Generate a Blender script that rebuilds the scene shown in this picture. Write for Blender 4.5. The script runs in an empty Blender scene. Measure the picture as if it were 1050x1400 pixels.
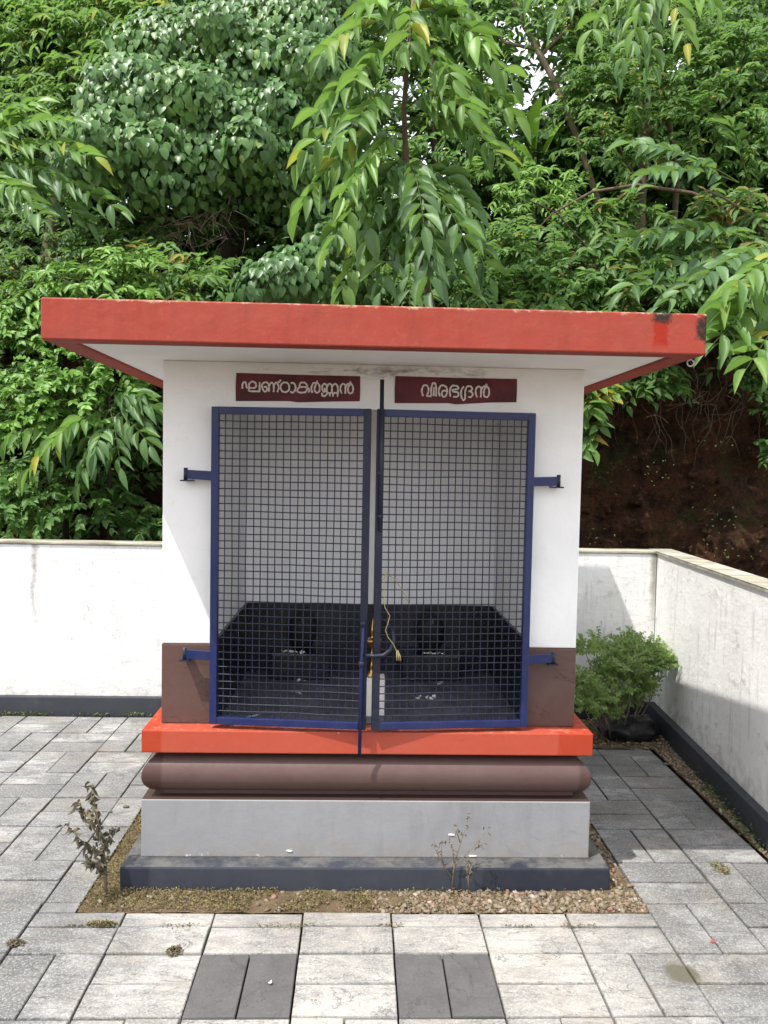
import bpy, bmesh, math, random
import numpy as np
from mathutils import Vector, Matrix, noise as mnoise

random.seed(7); rng = np.random.default_rng(7)
SC = bpy.context.scene
COL = SC.collection
R = math.radians

# ------------------------------------------------------------------ camera
CAMZ = 1.546; FPX = 1100.0; CX, CY = 525.0, 700.0          # photograph: 1050 x 1400
YAW, PITCH, ROLL = R(1.826), R(3.036), R(1.0886)
_fw = np.array([math.sin(YAW)*math.cos(PITCH), math.cos(YAW)*math.cos(PITCH), -math.sin(PITCH)])
_rt0 = np.array([math.cos(YAW), -math.sin(YAW), 0.0]); _dn0 = np.cross(_fw, _rt0)
_rt = math.cos(ROLL)*_rt0 - math.sin(ROLL)*_dn0
_dn = math.sin(ROLL)*_rt0 + math.cos(ROLL)*_dn0
cam_d = bpy.data.cameras.new('camera'); cam = bpy.data.objects.new('camera', cam_d); COL.objects.link(cam)
cam_d.sensor_fit = 'VERTICAL'; cam_d.sensor_height = 24.0; cam_d.sensor_width = 18.0
cam_d.lens = 24.0*FPX/1400.0; cam_d.clip_start = 0.05; cam_d.clip_end = 500.0
cam.matrix_world = Matrix(((_rt[0], -_dn[0], -_fw[0], 0), (_rt[1], -_dn[1], -_fw[1], 0), (_rt[2], -_dn[2], -_fw[2], CAMZ), (0, 0, 0, 1)))
SC.camera = cam

# ------------------------------------------------------------------ sky, sun, exposure
SUN_DIR = Vector((0.45, 0.345, -1.0)).normalized()           # the way the light travels
wd = bpy.data.worlds.new('World'); SC.world = wd; wd.use_nodes = True
_n = wd.node_tree.nodes; _bg = _n['Background']
_sky = _n.new('ShaderNodeTexSky'); _sky.sky_type = 'NISHITA'; _sky.sun_disc = False
_sky.sun_elevation = math.asin(-SUN_DIR.z); _sky.sun_rotation = math.atan2(-SUN_DIR.x, -SUN_DIR.y)
_sky.air_density = 1.0; _sky.dust_density = 3.0; _sky.ozone_density = 1.0
# thin bright cloud over most of the sky
_tc = _n.new('ShaderNodeTexCoord'); _cn = _n.new('ShaderNodeTexNoise'); _cn.inputs['Scale'].default_value = 2.2; _cn.inputs['Detail'].default_value = 6
_cr = _n.new('ShaderNodeMapRange'); _cr.inputs[1].default_value = .30; _cr.inputs[2].default_value = .60; _cr.inputs[3].default_value = .35; _cr.inputs[4].default_value = .9
_mx = _n.new('ShaderNodeMix'); _mx.data_type = 'RGBA'; _mx.inputs[7].default_value = (9.2, 9.3, 9.6, 1)
_l = wd.node_tree.links; _l.new(_tc.outputs['Generated'], _cn.inputs['Vector']); _l.new(_cn.outputs['Fac'], _cr.inputs[0]); _l.new(_cr.outputs[0], _mx.inputs[0])
_l.new(_sky.outputs[0], _mx.inputs[6]); _l.new(_mx.outputs[2], _bg.inputs[0]); _bg.inputs[1].default_value = 0.15
sun_d = bpy.data.lights.new('sun', 'SUN'); sun_d.energy = 3.8; sun_d.angle = R(0.55); sun_d.color = (1.0, 0.955, 0.88)
sun = bpy.data.objects.new('sun', sun_d); COL.objects.link(sun); sun.rotation_euler = SUN_DIR.to_track_quat('-Z', 'Y').to_euler()
sun.location = (-4, -3, 10)
SC.view_settings.view_transform = 'Standard'; SC.view_settings.look = 'None'
SC.view_settings.exposure = 0.85; SC.view_settings.gamma = 1.0; SC.view_settings.use_curve_mapping = False
SC.cycles.max_bounces = 8; SC.cycles.diffuse_bounces = 6; SC.cycles.transmission_bounces = 4; SC.cycles.transparent_max_bounces = 8

def at(px, py, Y):
    """point of the place seen at a spot of the photograph, at depth Y"""
    q = _fw + (px-CX)/FPX*_rt + (py-CY)/FPX*_dn
    t = Y/q[1]
    return Vector((q[0]*t, q[1]*t, CAMZ+q[2]*t))
def on_ground(px, py, z=0.0):
    q = _fw + (px-CX)/FPX*_rt + (py-CY)/FPX*_dn
    t = (z-CAMZ)/q[2]
    return Vector((q[0]*t, q[1]*t, z))

# ------------------------------------------------------------------ tags, empties
def tag(o, label=None, cat=None, group=None, kind=None):
    if label: o['label'] = label
    if cat: o['category'] = cat
    if group: o['group'] = group
    if kind: o['kind'] = kind
    return o
def empty(name, loc, label=None, cat=None, group=None):
    o = bpy.data.objects.new(name, None); COL.objects.link(o); o.location = loc; o.empty_display_size = 0.1
    return tag(o, label, cat, group)
def wloc(o):
    v = Vector((0, 0, 0))
    while o is not None:
        v = v + o.location; o = o.parent
    return v
def mesh_obj(name, me, mat=None, parent=None):
    o = bpy.data.objects.new(name, me); COL.objects.link(o)
    if mat and not me.materials: me.materials.append(mat)
    if parent: o.parent = parent
    return o

class MB:
    """collects geometry in world coordinates, builds one mesh object"""
    def __init__(s): s.v = []; s.f = []; s.sm = []
    def add(s, vs, fs, smooth=False):
        b = len(s.v); s.v += [tuple(p) for p in vs]
        s.f += [tuple(b+i for i in f) for f in fs]; s.sm += [smooth]*len(fs); return s
    def box(s, x0, x1, y0, y1, z0, z1, bev=0.0, seg=2):
        if bev <= 0:
            return s.add([(x0,y0,z0),(x1,y0,z0),(x1,y1,z0),(x0,y1,z0),(x0,y0,z1),(x1,y0,z1),(x1,y1,z1),(x0,y1,z1)],
                         [(0,3,2,1),(4,5,6,7),(0,1,5,4),(1,2,6,5),(2,3,7,6),(3,0,4,7)])
        bm = bmesh.new(); bmesh.ops.create_cube(bm, size=1.0)
        for v in bm.verts:
            v.co = Vector((x0+(v.co.x+.5)*(x1-x0), y0+(v.co.y+.5)*(y1-y0), z0+(v.co.z+.5)*(z1-z0)))
        bmesh.ops.bevel(bm, geom=list(bm.edges), offset=bev, segments=seg, affect='EDGES', profile=0.6)
        return s.bm(bm)
    def bm(s, bm, M=None, smooth=False):
        bm.verts.ensure_lookup_table()
        if M is not None: bmesh.ops.transform(bm, matrix=M, verts=bm.verts)
        s.add([v.co[:] for v in bm.verts], [[v.index for v in f.verts] for f in bm.faces], smooth); bm.free(); return s
    def obox(s, c, ax, ay, az, bev=0.0):
        """oriented box: centre, half-extent vectors"""
        bm = bmesh.new(); bmesh.ops.create_cube(bm, size=2.0)
        L = (Vector(ax).length, Vector(ay).length, Vector(az).length)
        for v in bm.verts: v.co = Vector((v.co.x*L[0], v.co.y*L[1], v.co.z*L[2]))
        if bev > 0: bmesh.ops.bevel(bm, geom=list(bm.edges), offset=bev, segments=2, affect='EDGES', profile=0.6)
        ux, uy, uz = Vector(ax).normalized(), Vector(ay).normalized(), Vector(az).normalized()
        M = Matrix(((ux.x,uy.x,uz.x,c[0]),(ux.y,uy.y,uz.y,c[1]),(ux.z,uy.z,uz.z,c[2]),(0,0,0,1)))
        return s.bm(bm, M)
    def tube(s, pts, r, n=8, caps=True):
        pts = [Vector(p) for p in pts]; rs = r if isinstance(r, (list, tuple)) else [r]*len(pts)
        vs = []; prev = None
        for i, p in enumerate(pts):
            t = (pts[min(i+1, len(pts)-1)]-pts[max(i-1, 0)])
            t = t.normalized() if t.length > 1e-9 else Vector((0,0,1))
            if prev is None:
                a = Vector((0,0,1)) if abs(t.z) < .9 else Vector((1,0,0))
                u = t.cross(a).normalized()
            else:
                u = (prev - t*prev.dot(t)); u = u.normalized() if u.length > 1e-6 else t.orthogonal().normalized()
            prev = u; w = t.cross(u)
            for k in range(n):
                a = 2*math.pi*k/n; vs.append(p+(u*math.cos(a)+w*math.sin(a))*rs[i])
        fs = []
        for i in range(len(pts)-1):
            for k in range(n):
                fs.append((i*n+k, i*n+(k+1)%n, (i+1)*n+(k+1)%n, (i+1)*n+k))
        s.add(vs, fs, True)
        if caps:
            b = len(s.v)-len(vs); s.f.append(tuple(b+k for k in reversed(range(n)))); s.sm.append(False)
            s.f.append(tuple(b+(len(pts)-1)*n+k for k in range(n))); s.sm.append(False)
        return s
    def lathe(s, c, prof, n=20):
        vs = []; fs = []
        for r, z in prof:
            for k in range(n):
                a = 2*math.pi*k/n; vs.append((c[0]+r*math.cos(a), c[1]+r*math.sin(a), c[2]+z))
        m = len(prof)
        for i in range(m-1):
            for k in range(n): fs.append((i*n+k, i*n+(k+1)%n, (i+1)*n+(k+1)%n, (i+1)*n+k))
        s.add(vs, fs, True); b = len(s.v)-len(vs)
        s.f.append(tuple(b+k for k in reversed(range(n)))); s.sm.append(False)
        s.f.append(tuple(b+(m-1)*n+k for k in range(n))); s.sm.append(False); return s
    def mesh(s, name, off=(0,0,0)):
        me = bpy.data.meshes.new(name)
        me.from_pydata([(p[0]-off[0], p[1]-off[1], p[2]-off[2]) for p in s.v], [], s.f)
        me.polygons.foreach_set('use_smooth', s.sm); me.update(); return me
    def build(s, name, mat, parent=None):
        off = wloc(parent) if parent else Vector((0,0,0))
        return mesh_obj(name, s.mesh(name, off), mat, parent)

# ------------------------------------------------------------------ materials
class NB:
    def __init__(s, name, rough=0.6, spec=0.4):
        s.m = bpy.data.materials.new(name); s.m.use_nodes = True; s.t = s.m.node_tree; s.N = s.t.nodes; s.L = s.t.links
        s.p = s.N['Principled BSDF']; s.p.inputs['Roughness'].default_value = rough; s.p.inputs['Specular IOR Level'].default_value = spec
        s._pos = None
    def new(s, t, **kw):
        n = s.N.new(t)
        for k, v in kw.items(): setattr(n, k, v)
        return n
    def put(s, sock, v):
        if isinstance(v, bpy.types.NodeSocket): s.L.new(v, sock)
        elif isinstance(v, (tuple, list)):
            sock.default_value = (*v, 1.0) if (len(v) == 3 and len(sock.default_value) == 4) else v
        else: sock.default_value = v
    @property
    def pos(s):
        if s._pos is None: s._pos = s.new('ShaderNodeNewGeometry').outputs['Position']
        return s._pos
    def xyz(s, v=None):
        n = s.new('ShaderNodeSeparateXYZ'); s.L.new(v or s.pos, n.inputs[0]); return n.outputs
    def mapv(s, scale=(1,1,1), loc=(0,0,0), rot=(0,0,0), v=None):
        n = s.new('ShaderNodeMapping'); s.L.new(v or s.pos, n.inputs[0])
        n.inputs['Location'].default_value = loc; n.inputs['Rotation'].default_value = rot; n.inputs['Scale'].default_value = scale
        return n.outputs[0]
    def noise(s, scale, detail=4, rough=.55, v=None, dist=0.0):
        n = s.new('ShaderNodeTexNoise'); s.L.new(v or s.pos, n.inputs['Vector'])
        n.inputs['Scale'].default_value = scale; n.inputs['Detail'].default_value = detail
        n.inputs['Roughness'].default_value = rough; n.inputs['Distortion'].default_value = dist
        return n.outputs['Fac']
    def voro(s, scale, v=None, feature='F1', out='Distance'):
        n = s.new('ShaderNodeTexVoronoi', feature=feature); s.L.new(v or s.pos, n.inputs['Vector']); n.inputs['Scale'].default_value = scale
        return n.outputs[out]
    def ramp(s, fac, stops, interp='LINEAR'):
        n = s.new('ShaderNodeValToRGB'); s.put(n.inputs[0], fac); e = n.color_ramp.elements; n.color_ramp.interpolation = interp
        while len(e) < len(stops): e.new(0.5)
        for k, (p, c) in enumerate(stops):
            e[k].position = p; e[k].color = (c, c, c, 1) if isinstance(c, (int, float)) else (*c, 1)
        return n.outputs[0]
    def mix(s, f, a, b, mode='MIX'):
        n = s.new('ShaderNodeMix', data_type='RGBA', blend_type=mode)
        s.put(n.inputs[0], f); s.put(n.inputs[6], a); s.put(n.inputs[7], b); return n.outputs[2]
    def math(s, op, a, b=0.0, c=None, clamp=False):
        n = s.new('ShaderNodeMath', operation=op); n.use_clamp = clamp
        s.put(n.inputs[0], a); s.put(n.inputs[1], b)
        if c is not None: s.put(n.inputs[2], c)
        return n.outputs[0]
    def sstep(s, v, a, b):
        n = s.new('ShaderNodeMapRange', interpolation_type='SMOOTHSTEP'); s.put(n.inputs[0], v)
        n.inputs[1].default_value = a; n.inputs[2].default_value = b; return n.outputs[0]
    def box_mask(s, v, a, b, soft):
        """1 between a and b along a value"""
        return s.math('MULTIPLY', s.sstep(v, a-soft, a+soft), s.math('SUBTRACT', 1.0, s.sstep(v, b-soft, b+soft)))
    def bump(s, h, strength=.3, dist=.01):
        n = s.new('ShaderNodeBump'); s.put(n.inputs['Height'], h); n.inputs['Strength'].default_value = strength
        n.inputs['Distance'].default_value = dist; s.L.new(n.outputs[0], s.p.inputs['Normal'])
    def color(s, c): s.put(s.p.inputs['Base Color'], c)
    def rough(s, r): s.put(s.p.inputs['Roughness'], r)

def paint(name, col, rough=.5, dirt=.25, dirt_col=(.16,.14,.12), bump=.25, scale=1.0, spec=.28, extra=None, crack=0.0):
    b = NB(name, rough, spec)
    big = b.noise(3.2*scale, 6, .62); fine = b.noise(42*scale, 5, .7)
    c = b.mix(b.ramp(big, [(.35, 0), (.75, 1)]), col, tuple(x*.88+.012 for x in col))
    d = b.math('MULTIPLY', b.ramp(b.noise(9*scale, 8, .72), [(.52, 0), (.80, 1)]), dirt)
    c = b.mix(d, c, dirt_col)
    if crack:
        w_ = b.noise(1.3, 6, .6, b.mapv(loc=(3, 7, 5)), .8)
        c = b.mix(b.math('MULTIPLY', b.math('SUBTRACT', 1.0, b.sstep(b.math('ABSOLUTE', b.math('SUBTRACT', w_, .5)), .0, .0035)), crack), c, tuple(x*.35 for x in col))
        c = b.mix(b.math('MULTIPLY', b.ramp(b.noise(3, 7, .72, b.mapv((3.5, 3.5, .45))), [(.52, 0), (.74, 1)]), crack*.55), c, tuple(x*.62 for x in col))
    if extra: c = extra(b, c)
    b.color(c)
    b.rough(b.ramp(fine, [(.3, max(.05, rough-.1)), (.7, min(1, rough+.12))]))
    b.bump(b.math('ADD', b.math('MULTIPLY', fine, .35), b.math('ADD', b.noise(12*scale, 3, .5), b.math('MULTIPLY', b.noise(3.5*scale, 2, .5), 2.5))), bump, .008)
    return b.m

# weathered white wash of the boundary wall: streaks, flaking, mould spots
def wall_white(name, streak_x=None, corner=None, amount=1.0):
    b = NB(name, .85, .2)
    X, Y, Z = b.xyz()
    base = b.mix(b.ramp(b.noise(2.2, 5, .6), [(.3, 0), (.75, 1)]), (.74,.74,.73), (.62,.62,.61))
    st = b.noise(5, 7, .7, b.mapv((4.5, 4.5, .5)))
    base = b.mix(b.math('MULTIPLY', b.ramp(st, [(.54, 0), (.74, 1)]), .42*amount), base, (.42,.42,.40))
    flake = b.noise(7.5, 9, .74, b.mapv((1.0, 1.0, 1.5), (3, 1, 2)))
    base = b.mix(b.math('MULTIPLY', b.ramp(flake, [(.57, 0), (.64, 1)]), .38*amount), base, (.47,.47,.44))
    spots = b.noise(30, 6, .72, b.mapv((1, 1, .45)))
    low = b.math('MULTIPLY', b.ramp(spots, [(.60, 0), (.70, 1)]), b.ramp(b.noise(1.9, 3, .6), [(.47, 0), (.66, min(1.0, .55*amount))]))
    base = b.mix(low, base, (.16,.16,.14))
    foot = b.math('MULTIPLY', b.math('SUBTRACT', 1.0, b.sstep(Z, .13, .30)), b.ramp(b.noise(14, 7, .72), [(.42, 0), (.66, .7)]))
    base = b.mix(foot, base, (.36,.34,.28))
    if streak_x is not None:
        wob = b.math('ADD', X, b.math('MULTIPLY', b.math('SUBTRACT', b.noise(6, 5, .7), .5), .10))
        m = b.math('MULTIPLY', b.box_mask(wob, streak_x-.014, streak_x+.014, .016), b.sstep(Z, .28, 1.08))
        m = b.math('MULTIPLY', m, b.ramp(b.noise(16, 6, .75), [(.3, .35), (.6, 1)]))
        base = b.mix(b.math('MULTIPLY', m, .85), base, (.17,.17,.15))
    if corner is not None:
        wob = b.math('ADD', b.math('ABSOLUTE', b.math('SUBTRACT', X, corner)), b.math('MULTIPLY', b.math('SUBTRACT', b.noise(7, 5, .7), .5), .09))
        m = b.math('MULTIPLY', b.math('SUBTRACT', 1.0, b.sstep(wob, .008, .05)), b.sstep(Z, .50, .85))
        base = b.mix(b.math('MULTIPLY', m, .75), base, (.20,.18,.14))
    b.color(base)
    b.bump(b.math('ADD', b.math('MULTIPLY', flake, 1.2), b.math('MULTIPLY', spots, .3)), .55, .012)
    return b.m

def col_extra_sign(b, c):
    return b.mix(b.math('MULTIPLY', b.ramp(b.noise(9, 5, .6), [(.42, 0), (.62, 1)]), .7), c, (.035,.006,.008))

M = {}
M['white'] = paint('white_wall_paint', (.74,.735,.725), .55, .10, (.45,.42,.38), .18)
M['inner'] = paint('inner_limewash', (.84,.84,.845), .8, .10, (.5,.48,.45), .15)
M['soffit'] = paint('soffit_white', (.80,.795,.78), .8, .10, (.36,.34,.32), .2)
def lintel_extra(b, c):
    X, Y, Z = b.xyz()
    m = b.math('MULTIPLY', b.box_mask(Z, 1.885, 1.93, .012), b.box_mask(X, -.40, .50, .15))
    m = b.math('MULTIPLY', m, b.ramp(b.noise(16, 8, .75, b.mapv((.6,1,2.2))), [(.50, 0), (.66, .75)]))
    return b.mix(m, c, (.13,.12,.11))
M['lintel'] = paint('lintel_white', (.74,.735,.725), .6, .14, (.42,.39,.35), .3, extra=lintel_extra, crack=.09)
M['brown'] = paint('brown_wall_paint', (.088,.047,.039), .5, .22, (.17,.13,.11), .25, crack=.5)
def torus_extra(b, c):
    X, Y, Z = b.xyz()
    w = b.math('ADD', X, b.math('MULTIPLY', b.math('SUBTRACT', b.noise(4, 3, .5), .5), .03))
    pale_mid = b.math('MULTIPLY', b.box_mask(w, -.715, .85, .006), .07)  # moulding slightly paler along its middle, deeper colour at both ends
    return b.mix(pale_mid, c, (.42,.32,.30))
M['torus'] = paint('torus_brown_gloss', (.060,.029,.025), .40, .10, (.2,.15,.14), .22, extra=torus_extra, spec=.3, crack=.2)
def ledge_extra(b, c):
    X, Y, Z = b.xyz()
    w = b.math('ADD', X, b.math('MULTIPLY', b.math('SUBTRACT', b.noise(4, 3, .5), .5), .03))
    pale_mid = b.math('MULTIPLY', b.box_mask(w, -.715, .765, .006), .07)  # ledge orange washed paler between the ends, full colour kept outside
    c = b.mix(pale_mid, c, (.62,.36,.30))
    top = b.math('MULTIPLY', b.sstep(Z, .5655, .5665), b.ramp(b.noise(24, 7, .75), [(.50, 0), (.62, .55)]))
    c = b.mix(top, c, (.50,.34,.24))
    chip = b.math('MULTIPLY', b.sstep(Z, .545, .566), b.ramp(b.noise(55, 7, .75), [(.62, 0), (.68, .5)]))
    return b.mix(chip, c, (.65,.56,.48))
M['orange'] = paint('orange_ledge_paint', (.325,.032,.008), .5, .10, (.35,.10,.06), .25, extra=ledge_extra, crack=.15)
def roof_extra(b, c):
    X, Y, Z = b.xyz()
    c = b.mix(b.math('MULTIPLY', b.ramp(b.noise(3.5, 5, .6, b.mapv((1, 1, 4))), [(.4, 0), (.7, 1)]), .3), c, (.27,.062,.038))
    c = b.mix(b.math('MULTIPLY', b.ramp(b.noise(5, 6, .7, b.mapv((3.2, 3.2, .35), loc=(2,0,0))), [(.50, 0), (.72, 1)]), .35), c, (.17,.025,.017))
    c = b.mix(b.math('MULTIPLY', b.ramp(b.noise(40, 6, .8), [(.60, 0), (.70, 1)]), .35), c, (.38,.14,.10))
    wx = b.math('ADD', X, b.math('MULTIPLY', b.math('SUBTRACT', b.noise(24, 6, .75), .5), .085))
    wz = b.math('ADD', Z, b.math('MULTIPLY', b.math('SUBTRACT', b.noise(26, 6, .75), .5), .07))
    run = b.math('MULTIPLY', b.box_mask(wx, .922, .972, .006), b.sstep(Z, 1.932, 1.97))
    c = b.mix(b.math('MULTIPLY', run, .9), c, (.26,.018,.006))
    moss = b.math('MULTIPLY', b.box_mask(wx, .92, .975, .010), b.sstep(wz, 2.018, 2.036))
    moss2 = b.math('MULTIPLY', b.sstep(wx, 1.052, 1.070), b.box_mask(wz, 1.972, 2.048, .012))
    mm = b.math('MULTIPLY', b.math('MAXIMUM', moss, moss2), b.ramp(b.noise(70, 5, .7), [(.30, .65), (.55, 1)]))
    c = b.mix(mm, c, (.020,.018,.014))
    edge = b.math('MULTIPLY', b.sstep(wz, 2.048, 2.056), b.ramp(b.noise(30, 5, .7), [(.45, 0), (.6, .6)]))
    return b.mix(edge, c, (.45,.38,.26))
M['roof'] = paint('roof_red_paint', (.275,.044,.029), .65, .14, (.30,.12,.09), .30, scale=1.6, extra=roof_extra, spec=.15)
M['roof_under'] = paint('roof_rim_red', (.40,.045,.035), .6, .2, (.20,.08,.06), .2)
def grey_extra(b, c):
    X, Y, Z = b.xyz()
    c = b.mix(b.math('MULTIPLY', b.ramp(b.noise(4, 7, .72, b.mapv((4, 4, .8))), [(.48, 0), (.70, 1)]), .35), c, (.115,.115,.118))
    c = b.mix(b.math('MULTIPLY', b.ramp(b.noise(2.2, 5, .6, b.mapv(loc=(9,1,3))), [(.45, 0), (.65, 1)]), .35), c, (.24,.24,.245))
    sp = b.math('MULTIPLY', b.math('SUBTRACT', 1.0, b.sstep(Z, .09, .20)), b.ramp(b.noise(12, 8, .75), [(.40, 0), (.70, .5)]))
    c = b.mix(sp, c, (.24,.20,.15))
    m = b.math('MULTIPLY', b.math('SUBTRACT', 1.0, b.sstep(Z, .088, .112)), b.ramp(b.noise(26, 7, .75), [(.60, 0), (.66, .8)]))
    c = b.mix(m, c, (.72,.71,.68))
    m2 = b.math('MULTIPLY', b.math('SUBTRACT', 1.0, b.sstep(Z, .086, .10)), b.ramp(b.noise(19, 6, .7, b.mapv(loc=(4,2,1))), [(.50, 0), (.58, .8)]))
    c = b.mix(m2, c, (.22,.19,.15))
    c = b.mix(b.math('MULTIPLY', b.sstep(Z, .298, .3035), .35), c, (.45,.44,.43))
    return b.mix(b.sstep(Z, .3045, .3055), c, (.045,.027,.024))
M['grey'] = paint('grey_plinth_paint', (.215,.220,.232), .55, .18, (.30,.29,.28), .28, extra=grey_extra, crack=.18)
def slate_extra(b, c):
    X, Y, Z = b.xyz()
    w = b.math('ADD', X, b.math('MULTIPLY', b.math('SUBTRACT', b.noise(3, 3, .5), .5), .04))
    c = b.mix(b.math('MULTIPLY', b.box_mask(w, -.735, .48, .01), .10), c, (.16,.17,.19))
    top = b.math('MULTIPLY', b.sstep(Z, .084, .0858), b.ramp(b.noise(9, 7, .7), [(.40, 0), (.60, .7)]))
    return b.mix(top, c, (.13,.125,.115))
M['slate'] = paint('slate_footing_paint', (.017,.021,.033), .5, .16, (.14,.14,.14), .18, extra=slate_extra)
M['wall_plinth'] = paint('wall_plinth_paint', (.030,.033,.042), .55, .22, (.16,.15,.13), .2)
M['wall_back'] = wall_white('whitewash_back_wall', streak_x=-1.99, corner=1.88, amount=1.6)
M['wall_right'] = wall_white('whitewash_right_wall', amount=2.3)
b = NB('coping_cement', .9, .2)
b.color(b.mix(b.ramp(b.noise(11, 7, .7, b.mapv((.35, 1, 1))), [(.35, 0), (.68, 1)]), (.42,.40,.33), (.13,.115,.085))); b.bump(b.noise(30, 6, .7), .5, .01); M['coping'] = b.m
M['gate'] = paint('navy_gate_enamel', (.0065,.0125,.072), .40, .15, (.07,.06,.06), .12, scale=3, spec=.35)
M['gate_dark'] = paint('dark_gate_enamel', (.009,.011,.026), .45, .25, (.09,.07,.06), .15, scale=3)
M['wire'] = paint('wire_enamel', (.014,.017,.038), .42, .2, (.09,.085,.08), .1, scale=4, spec=.3)
M['granite'] = paint('black_granite', (.0035,.0045,.011), .30, .04, (.03,.03,.03), .03, scale=2, spec=.5)
b = NB('dusty_granite_floor', .5, .4)
b.color(b.mix(b.ramp(b.noise(7, 8, .75), [(.35, 0), (.75, 1)]), (.035,.038,.052), (.13,.133,.15))); b.rough(b.ramp(b.noise(12, 5, .7), [(.3, .35), (.7, .75)])); M['granite_floor'] = b.m
M['idol'] = paint('black_stone', (.004,.004,.005), .6, .1, (.03,.03,.03), .2, scale=3)
b = NB('brass', .28, .5); b.p.inputs['Metallic'].default_value = 1.0
b.color(b.mix(b.ramp(b.noise(25, 5, .6), [(.3, 0), (.7, 1)]), (.60,.39,.11), (.34,.21,.06))); M['brass'] = b.m
M['marble'] = paint('white_marble', (.72,.70,.65), .4, .15, (.4,.36,.3), .1, scale=3)
M['sign'] = paint('maroon_sign_paint', (.105,.010,.017), .55, .2, (.04,.01,.01), .2, scale=3, extra=col_extra_sign)
M['letter'] = paint('white_letter_paint', (.62,.58,.54), .7, .3, (.30,.18,.17), .2, scale=6)
M['string'] = paint('yellow_string', (.34,.29,.13), .8, .1)
M['petal'] = paint('white_petals', (.82,.82,.76), .6, .05, bump=.05)
M['ring'] = paint('white_plastic', (.45,.40,.385), .5, .1)
M['pebble'] = paint('dark_pebble', (.10,.095,.085), .85, .3, bump=.4, scale=6)
M['redpetal'] = paint('red_petal', (.55,.05,.05), .6, .1)
M['blackbag'] = paint('black_plastic_sack', (.008,.008,.009), .38, .2, (.03,.028,.025), .5, scale=4)
M['pole'] = paint('galvanised_pole', (.52,.53,.54), .5, .15)

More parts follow.
